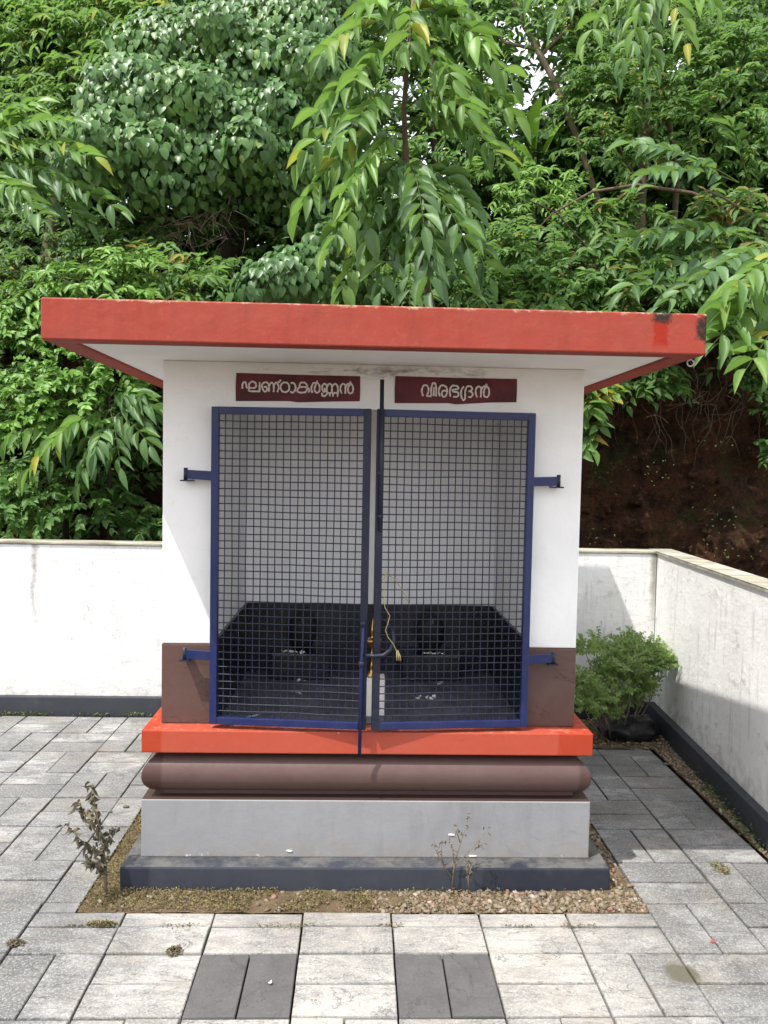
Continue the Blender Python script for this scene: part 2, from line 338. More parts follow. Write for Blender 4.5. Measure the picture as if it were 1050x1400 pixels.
# paving stone: whitish speckled face with drawn-out grey veins and grime
def tile_mat(name, dark=False):
    b = NB(name, .75, .3)
    oi = b.new('ShaderNodeObjectInfo'); tc = b.new('ShaderNodeTexCoord')
    off = b.new('ShaderNodeCombineXYZ'); b.put(off.inputs[0], b.math('MULTIPLY', oi.outputs['Random'], 37.0)); b.put(off.inputs[1], b.math('MULTIPLY', oi.outputs['Random'], 91.0))
    va = b.new('ShaderNodeVectorMath', operation='ADD'); b.L.new(tc.outputs['Object'], va.inputs[0]); b.L.new(off.outputs[0], va.inputs[1])
    v = va.outputs[0]
    X, Y, Z = b.xyz()
    if dark:
        c = b.mix(b.ramp(b.noise(9, 7, .65, v), [(.3, 0), (.75, 1)]), (.066,.064,.066), (.100,.098,.097))
        c = b.mix(b.math('MULTIPLY', b.ramp(b.noise(90, 6, .8, v), [(.54, 0), (.70, 1)]), .4), c, (.19,.185,.18))
        w = b.noise(2.6, 6, .62, b.mapv((2.2, 1.2, 1), loc=(5, 9, 2), rot=(0, 0, -.5), v=v), .9)
        c = b.mix(b.math('MULTIPLY', b.math('SUBTRACT', 1.0, b.sstep(b.math('ABSOLUTE', b.math('SUBTRACT', w, .5)), .0, .007)), .6), c, (.035,.033,.032))
    else:
        c = b.mix(oi.outputs['Random'], (.150,.150,.149), (.375,.370,.36))
        # dust bleached, creamy stones in the middle before the shrine; greyer, grimier to both sides and at the back
        grime = b.math('ADD', b.sstep(b.math('ABSOLUTE', b.math('SUBTRACT', X, .10)), .60, 1.15), b.math('MULTIPLY', b.sstep(Y, 3.9, 4.9), -.35), clamp=True)
        c = b.mix(b.math('MULTIPLY', b.math('SUBTRACT', 1.0, grime), .75), c, (.385,.365,.33))
        veins = b.noise(5.5, 9, .74, b.mapv((1.0, 2.6, 1), rot=(0, 0, .55), v=v), 1.4)
        gf = b.math('ADD', .48, b.math('MULTIPLY', grime, .52))
        c = b.mix(b.math('MULTIPLY', b.ramp(veins, [(.43, 0), (.60, 1)]), gf), c, (.120,.123,.128))
        cloud = b.noise(2.6, 8, .68)
        c = b.mix(b.math('MULTIPLY', b.ramp(cloud, [(.43, 0), (.58, 1)]), b.math('MULTIPLY', gf, .85)), c, (.090,.088,.086))
        grain = b.noise(190, 6, .85, b.mapv((1, .6, 1), v=v))
        c = b.mix(b.math('MULTIPLY', b.ramp(grain, [(.47, 0), (.58, 1)]), b.math('MULTIPLY', gf, .75)), c, (.085,.086,.09))
        lightspk = b.noise(110, 6, .85, b.mapv(loc=(7, 3, 1), v=v))
        c = b.mix(b.math('MULTIPLY', b.ramp(lightspk, [(.50, 0), (.60, 1)]), .42), c, (.50,.50,.49))
        warm = b.noise(3.3, 7, .7, b.mapv(loc=(11, 5, 0)))
        c = b.mix(b.math('MULTIPLY', b.ramp(warm, [(.50, 0), (.68, 1)]), .40), c, (.215,.180,.130))
        # thin dark crack-like veins
        w = b.noise(2.4, 6, .62, b.mapv((1.4, 3.2, 1), loc=(5, 9, 2), rot=(0, 0, -.5), v=v), .9)
        line = b.math('SUBTRACT', 1.0, b.sstep(b.math('ABSOLUTE', b.math('SUBTRACT', w, .5)), .0, .010))
        c = b.mix(b.math('MULTIPLY', line, .7), c, (.055,.055,.055))
        # the round damp lichen stain on one stone, grime band on the shaded side path
        dx = b.math('SUBTRACT', X, 1.030); dy = b.math('SUBTRACT', Y, 2.385)
        rr = b.math('SQRT', b.math('ADD', b.math('POWER', dx, 2.0), b.math('POWER', dy, 2.0)))
        rr = b.math('ADD', rr, b.math('MULTIPLY', b.math('SUBTRACT', b.noise(18, 4, .6), .5), .045))
        c = b.mix(b.math('MULTIPLY', b.math('SUBTRACT', 1.0, b.sstep(rr, .040, .066)), .92), c, (.085,.081,.058))
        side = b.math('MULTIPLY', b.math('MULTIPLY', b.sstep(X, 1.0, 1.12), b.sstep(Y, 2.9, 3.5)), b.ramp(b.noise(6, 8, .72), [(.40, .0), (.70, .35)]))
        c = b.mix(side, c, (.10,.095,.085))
    b.color(c)
    b.bump(b.math('ADD', b.noise(55, 6, .75, v), b.math('MULTIPLY', b.noise(11, 4, .6, v), 1.5)), .35, .006)
    return b.m
M['tile'] = tile_mat('paving_stone_pale'); M['tile_dark'] = tile_mat('paving_stone_charcoal', True)
b = NB('joint_soil', .95, .1); b.color(b.mix(b.ramp(b.noise(20, 6, .7), [(.3, 0), (.7, 1)]), (.010,.009,.008), (.028,.024,.018))); M['joint'] = b.m
b = NB('soil', .95, .1)
b.color(b.mix(b.ramp(b.noise(14, 8, .7), [(.3, 0), (.7, 1)]), (.10,.070,.042), (.23,.17,.105))); b.bump(b.noise(60, 8, .8), .9, .02); M['soil'] = b.m
b = NB('gravel_stone', .9, .2)
_oi = b.new('ShaderNodeAttribute'); _oi.attribute_name = 'tint'
b.color(b.mix(b.ramp(b.noise(70, 5, .7), [(.3, 0), (.7, .45)]), b.ramp(_oi.outputs['Fac'], [(0, (.085,.066,.048)), (.45, (.165,.130,.092)), (.82, (.235,.20,.155)), (.95, (.21,.10,.065)), (1, (.42,.39,.35))]), (.20,.16,.11)))
b.bump(b.noise(120, 4, .7), .4, .004); M['gravel'] = b.m

def leaf_mat(name, stops, rough=.48, trans=.50, obj=False, spec=.36, tcol=None):
    b = NB(name, rough, spec)
    if obj: f = b.new('ShaderNodeObjectInfo').outputs['Random']
    else:
        a = b.new('ShaderNodeAttribute'); a.attribute_name = 'tint'; f = a.outputs['Fac']
    c = b.ramp(f, stops)
    if obj: c = b.mix(b.math('MULTIPLY', b.ramp(b.noise(16, 3, .6), [(.35, 0), (.7, 1)]), .25), c, tuple(x*.6 for x in stops[len(stops)//2][1]))
    b.color(c)
    tr = b.new('ShaderNodeBsdfTranslucent'); tc = b.mix(.55, c, tcol or (.23,.39,.07)); b.L.new(tc, tr.inputs[0])
    ms = b.new('ShaderNodeMixShader'); ms.inputs[0].default_value = trans
    b.L.new(b.p.outputs[0], ms.inputs[1]); b.L.new(tr.outputs[0], ms.inputs[2])
    b.L.new(ms.outputs[0], b.N['Material Output'].inputs[0])
    return b.m
G_MID = [(0, (0.0482,0.1120,0.0269)), (.5, (0.0929,0.1950,0.0448)), (.85, (0.1419,0.2700,0.0616)), (.97, (0.1892,0.3100,0.0728)), (1, (0.4000,0.2900,0.0600))]
G_DARK = [(0, (0.0447,0.1020,0.0280)), (.6, (0.0817,0.1720,0.0448)), (.98, (0.1204,0.2300,0.0616)), (1, (0.2400,0.1600,0.0500))]
G_HEART = [(0, (0.0482,0.1120,0.0336)), (.55, (0.0877,0.1880,0.0538)), (.9, (0.1333,0.2500,0.0739)), (1, (0.1978,0.3000,0.0784))]
G_LIME = [(0, (0.0817,0.1850,0.0291)), (.6, (0.1419,0.2850,0.0470)), (1, (0.2064,0.3600,0.0784))]
G_BLUE = [(0, (0.0499,0.1120,0.0358)), (.6, (0.0877,0.1820,0.0582)), (1, (0.1333,0.2450,0.0784))]
M['l_mid'] = leaf_mat('leaf_mid_green', G_MID); M['l_dark'] = leaf_mat('leaf_dark_green', G_DARK)
M['l_heart'] = leaf_mat('leaf_heart_vine', G_HEART, .38, .36); M['l_lime'] = leaf_mat('leaf_lime', G_LIME, .45, .35)
M['o_heart'] = leaf_mat('leaf_heart_single', G_HEART, .38, .36, True)
M['o_mid'] = leaf_mat('leaflet_light_green', [(0, (.074,.168,.034)), (.6, (.126,.250,.052)), (.93, (.178,.305,.066)), (1, (.46,.40,.05))], .46, .46, True)
M['o_blue'] = leaf_mat('leaflet_blue_green', G_BLUE, .45, .38, True)
M['o_lime'] = leaf_mat('leaflet_lime', G_LIME, .42, .35, True)
M['l_bush'] = leaf_mat('leaf_small_bush', [(0, (.11,.175,.045)), (.6, (.19,.28,.075)), (1, (.27,.36,.12))], .5, .48)
M['l_dry'] = leaf_mat('leaf_withered', [(0, (.050,.045,.028)), (.6, (.115,.100,.062)), (1, (.20,.16,.10))], .8, .12, tcol=(.2,.17,.08))
M['l_moss'] = leaf_mat('moss_leaves', [(0, (.080,.062,.028)), (.5, (.140,.120,.048)), (1, (.22,.19,.09))], .85, .15, tcol=(.25,.24,.06))
M['l_weed'] = leaf_mat('weed_leaves', [(0, (.045,.075,.020)), (1, (.13,.16,.05))], .7, .25)
M['l_big'] = leaf_mat('broad_leaf', [(0, (.12,.26,.02)), (1, (.15,.30,.025))], .4, .5, True)
def bark(name, a, c):
    b = NB(name, .9, .15); b.color(b.mix(b.ramp(b.noise(18, 8, .7, b.mapv((1, 1, .25))), [(.3, 0), (.7, 1)]), a, c)); b.bump(b.noise(30, 6, .7, b.mapv((1, 1, .3))), .6, .01); return b.m
M['bark'] = bark('bark_brown', (.060,.045,.032), (.15,.115,.085)); M['bark_dark'] = bark('bark_dark', (.018,.014,.010), (.05,.04,.03))
M['twig'] = bark('twig_dry', (.11,.085,.06), (.24,.19,.14)); M['rachis'] = bark('rachis_green', (.05,.085,.02), (.10,.12,.04))
# laterite bank
b = NB('laterite_bank', .95, .1)
c = b.mix(b.ramp(b.noise(1.6, 8, .7), [(.35, 0), (.68, 1)]), (.055,.030,.018), (.130,.056,.030))
c = b.mix(b.ramp(b.noise(5, 9, .8), [(.45, 0), (.60, .9)]), c, (.014,.010,.008))
c = b.mix(b.ramp(b.noise(3.2, 9, .78, b.mapv(loc=(4,4,4))), [(.52, 0), (.64, .8)]), c, (.050,.058,.018))
c = b.mix(b.ramp(b.noise(9, 9, .85, b.mapv(loc=(1,8,4))), [(.56, 0), (.66, .8)]), c, (.21,.145,.075))
c = b.mix(b.ramp(b.noise(34, 7, .85), [(.50, 0), (.62, .7)]), c, (.012,.009,.007))
b.color(c); b.bump(b.math('ADD', b.noise(11, 10, .8), b.math('MULTIPLY', b.noise(45, 6, .8), .4)), 1.0, .09); M['bank'] = b.m

# ------------------------------------------------------------------ the setting
# ground sheet
g = MB(); g.add([(-200,-200,-.075),(200,-200,-.075),(200,200,-.075),(-200,200,-.075)], [(0,1,2,3)])
tag(g.build('ground', M['soil']), kind='structure')
# right wall runs in slightly towards the camera
RW0 = Vector((1.835, 4.95)); RW1 = Vector((1.690, 2.9)); RWD = (RW1-RW0).normalized()
def rwx(y): return RW0.x + (RW1.x-RW0.x)*(y-RW0.y)/(RW1.y-RW0.y)

# paving bed + stones (basket weave)
bed = MB(); bed.add([(-6.0,-1.0,-.022),(1.70,-1.0,-.022),(1.70,4.94,-.022),(-6.0,4.94,-.022)], [(0,1,2,3)])
paving = tag(bed.build('paving', M['joint']), kind='structure')
def tile_mesh(lx, ly, k):
    bm = bmesh.new(); bmesh.ops.create_cube(bm, size=1.0)
    for v in bm.verts:
        v.co = Vector((v.co.x*lx, v.co.y*ly, -.02+v.co.z*.04)) + Vector((random.uniform(-.0012,.0012), random.uniform(-.0012,.0012), 0))
    bmesh.ops.bevel(bm, geom=[e for e in bm.edges if all(v.co.z > -.01 for v in e.verts)], offset=.0018, segments=2, affect='EDGES')
    me = bpy.data.meshes.new('paving_stone'); bm.to_mesh(me); bm.free(); return me
PX, PY = .3055, .3015; X0, Y0 = .1385, 2.4935; GAP = .0062
TM = {(o, k): tile_mesh((PX-GAP) if o == 0 else (PX/2-GAP), (PY/2-GAP) if o == 0 else (PY-GAP), k) for o in (0, 1) for k in range(4)}
for me in TM.values(): me.materials.append(M['tile'])
TMD = [tile_mesh(PX/2-GAP, PY-GAP, k) for k in range(2)]
for me in TMD: me.materials.append(M['tile_dark'])
BED = (-.952, 1.055, 2.728, 4.35)      # planting strip round the shrine: x0, x1, front y
n_tile = 0
def put_tile(x0, x1, y0, y1, orient, dark=False):
    """clip against the strip and the walls, place one stone"""
    global n_tile
    fx, fy = (PX if orient == 0 else PX/2), (PY/2 if orient == 0 else PY)
    if y1 > 4.925: y1 = 4.925
    if x1 > 1.682: x1 = 1.682
    if y1-y0 < .02 or x1-x0 < .02: return
    if x0 > 1.30 and (y0+y1)/2 > 4.42: return                 # soil corner under the bush
    cx, cy = (x0+x1)/2, (y0+y1)/2
    inb = lambda a, c: a < c
    if x0 < BED[0]-.03 and x1 > BED[0]+.03 and y0 < BED[2]-.02 and y1 > BED[2]+.02:       # stone cut round the strip's corner
        put_tile(x0, BED[0], BED[2], y1, orient); y1 = BED[2]
    elif y1 > BED[2]+.004 and x1 > BED[0]+.004 and x0 < BED[1]-.004 and y0 < BED[3]:
        if y0 < BED[2]-.02: y1 = BED[2] if not (x0 < BED[0]-.03) else y1
        if y0 >= BED[2]-.02 or (x0 < BED[0]-.03 and y1 > BED[2]+.004):
            if x0 < BED[0]-.03: x1 = min(x1, BED[0])
            elif x1 > BED[1]+.03: x0 = max(x0, BED[1])
            elif y0 >= BED[2]-.02: return
    if y1-y0 < .02 or x1-x0 < .02: return
    me = TMD[n_tile % 2] if dark else TM[(orient, random.randrange(4))]
    o = bpy.data.objects.new('paving_stone', me); COL.objects.link(o); o.parent = paving
    o.scale = ((x1-x0-GAP)/(fx-GAP), (y1-y0-GAP)/(fy-GAP), 1)
    o.location = ((x0+x1)/2+random.uniform(-.001,.001), (y0+y1)/2+random.uniform(-.001,.001), random.uniform(-.0035, .0020))
    o.rotation_euler = (random.gauss(0, .0035), random.gauss(0, .0035), random.gauss(0, .0035)); n_tile += 1
for j in range(-3, 9):
    for i in range(-10, 5):
        xa, ya = X0+i*PX, Y0+j*PY
        if j < -1 and not (-6 <= i): continue
        vert = (i+j) % 2 == 1
        if j == 0 and -3 <= i <= 2: vert = False
        dark = (j == -1 and i in (0, -2))
        if BED[0]-.01 < xa and xa+PX < BED[1]+.03 and ya >= BED[2] and ya < 4.35: continue
        if vert:
            for h in (0, 1): put_tile(xa+h*PX/2, xa+(h+1)*PX/2, ya, ya+PY, 1, dark)
        else:
            for h in (0, 1): put_tile(xa, xa+PX, ya+h*PY/2, ya+(h+1)*PY/2, 0, dark)

# soil strip round the shrine and in the corner
def soil_patch(name, poly, z, mat, sub=26, amp=.010):
    xs = [p[0] for p in poly]; ys = [p[1] for p in poly]
    bm = bmesh.new(); f = bm.faces.new([bm.verts.new((x, y, z)) for x, y in poly]); bmesh.ops.triangulate(bm, faces=[f])
    bmesh.ops.subdivide_edges(bm, edges=list(bm.edges), cuts=sub, use_grid_fill=True)
    for v in bm.verts: v.co.z += amp*(mnoise.noise(v.co*9)+.6*mnoise.noise(v.co*23))
    me = bpy.data.meshes.new(name); bm.to_mesh(me); bm.free(); me.materials.append(mat)
    o = mesh_obj(name, me); return tag(o, kind='structure')
m = MB(); n = 60
def grid_sheet(name, x0, x1, y0, y1, nx, ny, z, mat, amp=.008, hole=None):
    vs = []; fs = []
    for j in range(ny+1):
        for i in range(nx+1):
            x = x0+(x1-x0)*i/nx; y = y0+(y1-y0)*j/ny
            p = Vector((x, y, 0)); vs.append((x, y, z+amp*(mnoise.noise(p*11)+.6*mnoise.noise(p*27))))
    for j in range(ny):
        for i in range(nx): fs.append((j*(nx+1)+i, j*(nx+1)+i+1, (j+1)*(nx+1)+i+1, (j+1)*(nx+1)+i))
    mb = MB(); mb.add(vs, fs, True); return tag(mb.build(name, mat), kind='structure')
grid_sheet('planting_strip', BED[0]+.006, BED[1]-.006, BED[2]+.004, 4.36, 110, 90, -.0025, M['soil'], .0055)
grid_sheet('corner_soil', 1.30, 1.86, 4.40, 4.94, 40, 40, .002, M['soil'], .014)
grid_sheet('wall_edge_soil', 1.686, 1.86, 2.4, 4.42, 20, 120, -.004, M['soil'], .006)

# boundary walls
bw = empty('boundary_wall', (0, 5.0, 0), 'white washed boundary wall behind the shrine with dark painted foot', 'wall')
MB().box(-8.0, 1.885, 4.985, 5.115, -.02, 1.045, .006).build('wall_panel', M['wall_back'], bw)
MB().box(-8.02, 1.90, 4.976, 5.126, 1.047, 1.064, .005).build('coping', M['coping'], bw)
MB().box(-8.0, 1.84, 4.940, 4.983, -.02, .110, .006).build('plinth', M['wall_plinth'], bw)
rw = empty('boundary_wall', (1.85, 3.5, 0), 'mould streaked boundary wall beside the leafy bush, running forward from the corner', 'wall')
def along(y_a, y_b, off_a, off_b, z0, z1):
    """prism following the right wall's line, offset outward in x"""
    mb = MB(); P = []
    for y in (y_a, y_b):
        for o in (off_a, off_b): P.append((rwx(y)+o, y))
    (ax, ay), (bx, by), (cx, cy), (dx, dy) = P
    return mb.add([(ax,ay,z0),(bx,by,z0),(dx,dy,z0),(cx,cy,z0),(ax,ay,z1),(bx,by,z1),(dx,dy,z1),(cx,cy,z1)],
                  [(0,1,2,3),(4,7,6,5),(0,4,5,1),(1,5,6,2),(2,6,7,3),(3,7,4,0)])
along(4.983, -1.2, .048, .165, -.02, 1.048).build('wall_panel', M['wall_right'], rw)
along(5.13, -1.2, .034, .182, 1.0655, 1.0663).build('coping_top', M['coping'], rw)
along(4.970, -1.2, .036, .182, 1.050, 1.0645).build('coping', M['coping'], rw)
along(4.938, -1.2, .0, .046, -.02, .118).build('plinth', M['wall_plinth'], rw)

# hillside with the cut laterite bank
def bank_profile(x):
    """depth of the cut's foot, height of its lip"""
    return 6.35+.22*math.sin(x*1.3+.6), 2.75+.25*math.sin(x*1.1)+.18*math.sin(x*2.7+1)
vs = []; fs = []; NU, NV = 190, 110
for i in range(NU+1):
    x = -9+18*i/NU; yf, zt = bank_profile(x)
    for j in range(NV+1):
        t = j/NV
        if t < .06: y = 5.0+(yf-5.0)*(t/.06)+.02; z = -.05+.12*(t/.06)
        elif t < .62:
            s = (t-.06)/.56; y = yf+.30*s; z = .07+(zt-.07)*s
        else:
            s = (t-.62)/.38; y = yf+.30+10.0*s**1.25; z = zt+3.2*s**.95
        p = Vector((x, y, z))
        if t > .06:
            k = 1.0 if t < .66 else 1.6
            q = p*1.1
            d = .16*mnoise.noise(q)+.10*mnoise.noise(q*2.7)+.075*mnoise.noise(q*6)+.045*mnoise.noise(q*13)+.02*mnoise.noise(q*27)
            y += -d*k*1.25; z += .5*d*k
            if t < .62: y -= .10*max(0, mnoise.noise(Vector((x*.9, 3, z*2.6))))
        vs.append((x, y, z))
for i in range(NU):
    for j in range(NV): fs.append((i*(NV+1)+j, (i+1)*(NV+1)+j, (i+1)*(NV+1)+j+1, i*(NV+1)+j+1))
vs_hill = list(vs); hb = MB(); hb.add(vs, fs, True); tag(hb.build('hillside', M['bank']), kind='structure')

# ------------------------------------------------------------------ the shrine
SH = empty('shrine', (.055, 3.4, 0), 'small white shrine with red flat roof, orange ledge and brown mouldings', 'shrine')
XL, XR = -.734, .845; YF, YB = 3.036, 4.11
IL, IR, IB = -.533, .661, 3.85
MB().box(-.845, .956, 2.878, YB+.16, -.03, .086, .008).build('footing', M['slate'], SH)
MB().box(-.788, .896, 2.954, YB+.08, .086, .306, .004).build('plinth_block', M['grey'], SH)
MB().box(-.735, .843, 3.007, YB+.03, .306, .322, .003).build('fillet', M['torus'], SH)
# half round moulding, mitred round the four sides
tm = MB(); prof = [(0, .3195)]; RR = .072
for k in range(15):
    a = -math.pi/2+math.pi*k/14; prof.append((RR*math.cos(a)*1.0, .3915+RR*math.sin(a)))
prof += [(0, .4636), (-.012, .4636), (-.012, .482)]
x0, x1, y0, y1 = -.788+RR, .896-RR, 2.952+RR, YB+.08-RR; loops = []
tv = []; tf = []
for d, z in prof: tv += [(x0-d, y0-d, z), (x1+d, y0-d, z), (x1+d, y1+d, z), (x0-d, y1+d, z)]
for i in range(len(prof)-1):
    for k in range(4): tf.append((i*4+k, i*4+(k+1) % 4, (i+1)*4+(k+1) % 4, (i+1)*4+k))
tm.add(tv, tf, False); to = tm.build('torus_moulding', M['torus'], SH)
for p in to.data.polygons: p.use_smooth = True
ed = to.modifiers.new('split', 'EDGE_SPLIT'); ed.split_angle = R(40)
MB().box(-.788, .898, 2.952, YB+.08, .482, .566, .004).build('ledge', M['orange'], SH)
fwall = MB(); YL = YF+.11
fp = [(XL, .8735), (IL, .8735), (IL, 1.768), (IR, 1.768), (IR, .8735), (XR, .8735), (XR, 1.936), (XL, 1.936)]
fwall.add([(x, YF, z) for x, z in fp]+[(x, YL, z) for x, z in fp], [(0,1,2,7), (2,3,6,7), (3,4,5,6), (15,10,9,8), (15,14,11,10), (14,13,12,11)]+[(k, k+8, (k+1) % 8+8, (k+1) % 8) for k in range(8)])
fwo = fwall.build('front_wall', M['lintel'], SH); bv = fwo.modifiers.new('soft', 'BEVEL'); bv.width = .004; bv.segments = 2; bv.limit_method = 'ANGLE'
for xa, xb in ((XL, IL), (IR, XR)):
    MB().box(xa, xb, YL+.0005, YB, .8735, 1.936).build('side_wall', M['white'], SH)
    MB().box(xa-.001, xb+.001 if xb > 0 else xb, YF-.001, YB, .567, .872, .004).build('dado_band', M['brown'], SH)
MB().box(IL+.0005, IR-.0005, IB, IB+.12, .569, 1.936).build('back_wall', M['inner'], SH)
MB().box(IL+.0005, IR-.0005, YF+.112, IB-.001, 1.86, 1.934).build('ceiling', M['white'], SH)
MB().box(IL+.013, IR-.013, YF+.005, IB-.013, .567, .571).build('inner_floor', M['granite_floor'], SH)
for nm, bx_ in (('granite_panel', (IL+.0007, IL+.012, YF+.006, IB-.001)), ('granite_panel', (IR-.012, IR-.0007, YF+.006, IB-.001)), ('granite_panel', (IL+.0125, IR-.0125, IB-.012, IB-.001))):
    MB().box(*bx_, .567, .897).build(nm, M['granite'], SH)
# roof
RX0, RX1, RY0, RY1 = -.990, 1.092, 2.54, 4.61
lw = .078; zr0, zr1, zri = 1.927, 2.056, 1.9425; rv = []
for (xa, xb, ya, yb, z) in ((RX0, RX1, RY0, RY1, zr1), (RX0, RX1, RY0, RY1, zr0), (RX0+lw, RX1-lw, RY0+lw, RY1-lw, zr0), (RX0+lw, RX1-lw, RY0+lw, RY1-lw, zri)):
    rv += [(xa, ya, z), (xb, ya, z), (xb, yb, z), (xa, yb, z)]
rm = MB(); rm.add(rv, [(0,1,2,3)]+[(4+k, 4+(k+1) % 4, (k+1) % 4, k) for k in range(4)]+[(8+k, 8+(k+1) % 4, 4+(k+1) % 4, 4+k) for k in range(4)]+[(12+k, 12+(k+1) % 4, 8+(k+1) % 4, 8+k) for k in range(4)]+[(15,14,13,12)])
roof = rm.build('roof_slab', M['roof'], SH); bv = roof.modifiers.new('soft', 'BEVEL'); bv.width = .005; bv.segments = 2; bv.limit_method = 'ANGLE'
off = wloc(SH)
s = MB(); s.box(RX0+lw+.001, RX1-lw-.001, RY0+lw+.001, RY1-lw-.001, 1.9365, 1.9415)
mesh_obj('soffit', s.mesh('soffit', off), M['soffit'], roof)
# flakes of peeled lime on the grey plinth, lumps of mortar on the footing
for (px, py, wd_, hg) in ((617, 1141, .028, .007), (396, 1163, .026, .006), (646, 1170, .038, .005)):
    p = at(px, py, 2.953); f_ = MB(); n = 9
    pts = [(p.x+wd_/2*math.cos(a)*random.uniform(.7, 1.1), 2.9530, p.z+hg/2*math.sin(a)*random.uniform(.6, 1.2)) for a in [2*math.pi*k/n for k in range(n)]]
    f_.add(pts+[(x, 2.9505, z) for x, y, z in pts], [tuple(range(n, 2*n))]+[(k, (k+1) % n, n+(k+1) % n, n+k) for k in range(n)])
    f_.build('lime_flake', M['petal'], SH)

# painted name boards with hand lettering
def arc_spline(pts, n=7):
    P = [Vector((a, b_)) for a, b_ in pts]; out = []
    for i in range(len(P)-1):
        p0, p1, p2, p3 = P[max(i-1, 0)], P[i], P[i+1], P[min(i+2, len(P)-1)]
        for k in range(n):
            t = k/n; out.append(.5*((2*p1)+(p2-p0)*t+(2*p0-5*p1+4*p2-p3)*t*t+(3*p1-p0-3*p2+p3)*t**3))
    out.append(P[-1]); return out
BOWL = [(.62,1.27),(.62,1.10),(.88,.75),(.88,.22),(.62,.03),(.38,.20),(.38,.62),(.60,1.10)]
GL = {
 'gha': (2.0, [[(.05,.28),(.03,.65),(.15,.92),(.36,.92),(.46,.64),(.50,.42),(.78,.44)], [(.80,.40),(.78,.80),(1.12,1.02),(1.46,.86),(1.50,.52),(1.30,.38),(.80,.38)], [(.80,.38),(.78,.06),(1.40,.03),(1.90,.03)], [(1.90,.99),(1.90,.0)]]),
 'nna': (1.9, [[(.06,.38),(.03,.75),(.38,1.0),(.70,.84),(.78,.5),(.78,0)], [(.06,.38),(.28,.03),(.56,.14),(.52,.46),(.22,.52)], [(.78,.65),(1.04,.97),(1.28,.70),(1.28,0)], [(1.28,.65),(1.54,.97),(1.78,.70),(1.82,.38),(1.68,0)]]),
 'virama': (-.14, [[(-.34,1.10),(-.16,1.03),(.0,1.28)]]),
 'ttha': (.95, [[(.47,0),(.13,.14),(.0,.5),(.13,.88),(.47,1.02),(.81,.88),(.94,.5),(.81,.14),(.47,0)]]),
 'aa': (.58, [[(.0,.90),(.20,1.0),(.46,.80),(.52,.42),(.36,.06),(.12,-.02),(.0,.12)]]),
 'ka': (1.38, [[(.22,.55),(.30,.95),(.65,1.05),(1.0,.87),(1.06,.5),(.95,.12),(.5,.0),(.10,.06),(.0,.32),(.3,.55),(.8,.58),(1.16,.48),(1.32,.25),(1.20,.03)]]),
 'rchil': (1.0, [[(.12,0),(.0,.5),(.18,.96),(.42,1.02),(.52,.88)], BOWL]),
 'nnnna': (1.85, [[(.05,.34),(.05,.75),(.28,.97),(.50,.82),(.54,.5),(.54,.12)], [(.05,.36),(.26,.12),(.42,.34),(.22,.50)], [(.54,.62),(.76,.97),(1.02,.88),(1.10,.6),(1.10,.02)], [(1.10,.66),(1.36,.97),(1.66,.84),(1.75,.4),(1.72,-.34)], [(.05,.02),(.04,-.20),(.26,-.32),(.48,-.18),(.58,.02),(.84,.0),(.88,-.32)], [(.88,-.08),(1.04,.06),(1.22,-.04),(1.22,-.34)], [(1.22,-.08),(1.44,.06),(1.72,.0)]]),
 'nchil': (1.5, [[(.18,0),(.03,.4),(.10,.85),(.33,1.0),(.54,.88),(.58,.5),(.56,0)], [(.58,.6),(.74,.95),(.94,1.02),(1.02,.90)], [(x+.5, y) for x, y in BOWL]]),
 'vii': (1.60, [[(.15,0),(.02,.5),(.18,.94),(.48,1.0),(.70,.72),(.66,.28),(.55,.04),(1.0,.0)], [(1.0,.0),(.98,.70),(1.14,1.20),(1.38,1.16),(1.48,.7),(1.48,0)], [(1.24,.86),(1.24,.02)]]),
 'ra': (.98, [[(.15,0),(.0,.45),(.16,.94),(.5,1.02),(.80,.82),(.86,.36),(.66,.0),(.40,.04),(.32,.34),(.52,.56),(.80,.48)]]),
 'bha': (1.0, [[(.10,0),(.02,.5),(.20,.97),(.58,1.02),(.88,.90),(.80,.70),(.38,.66),(.34,.48),(.76,.44),(.92,.24),(.78,.02),(.36,.0)]]),
 'dra': (1.36, [[(.30,.98),(.06,.62),(.05,.12),(.24,-.26),(.42,-.22),(.46,.12),(.45,.5),(.62,.94),(.94,1.0),(1.16,.82),(1.06,.60),(.80,.53)], [(.80,.53),(1.10,.48),(1.23,.25),(1.06,.02),(.76,.02)]]),
}
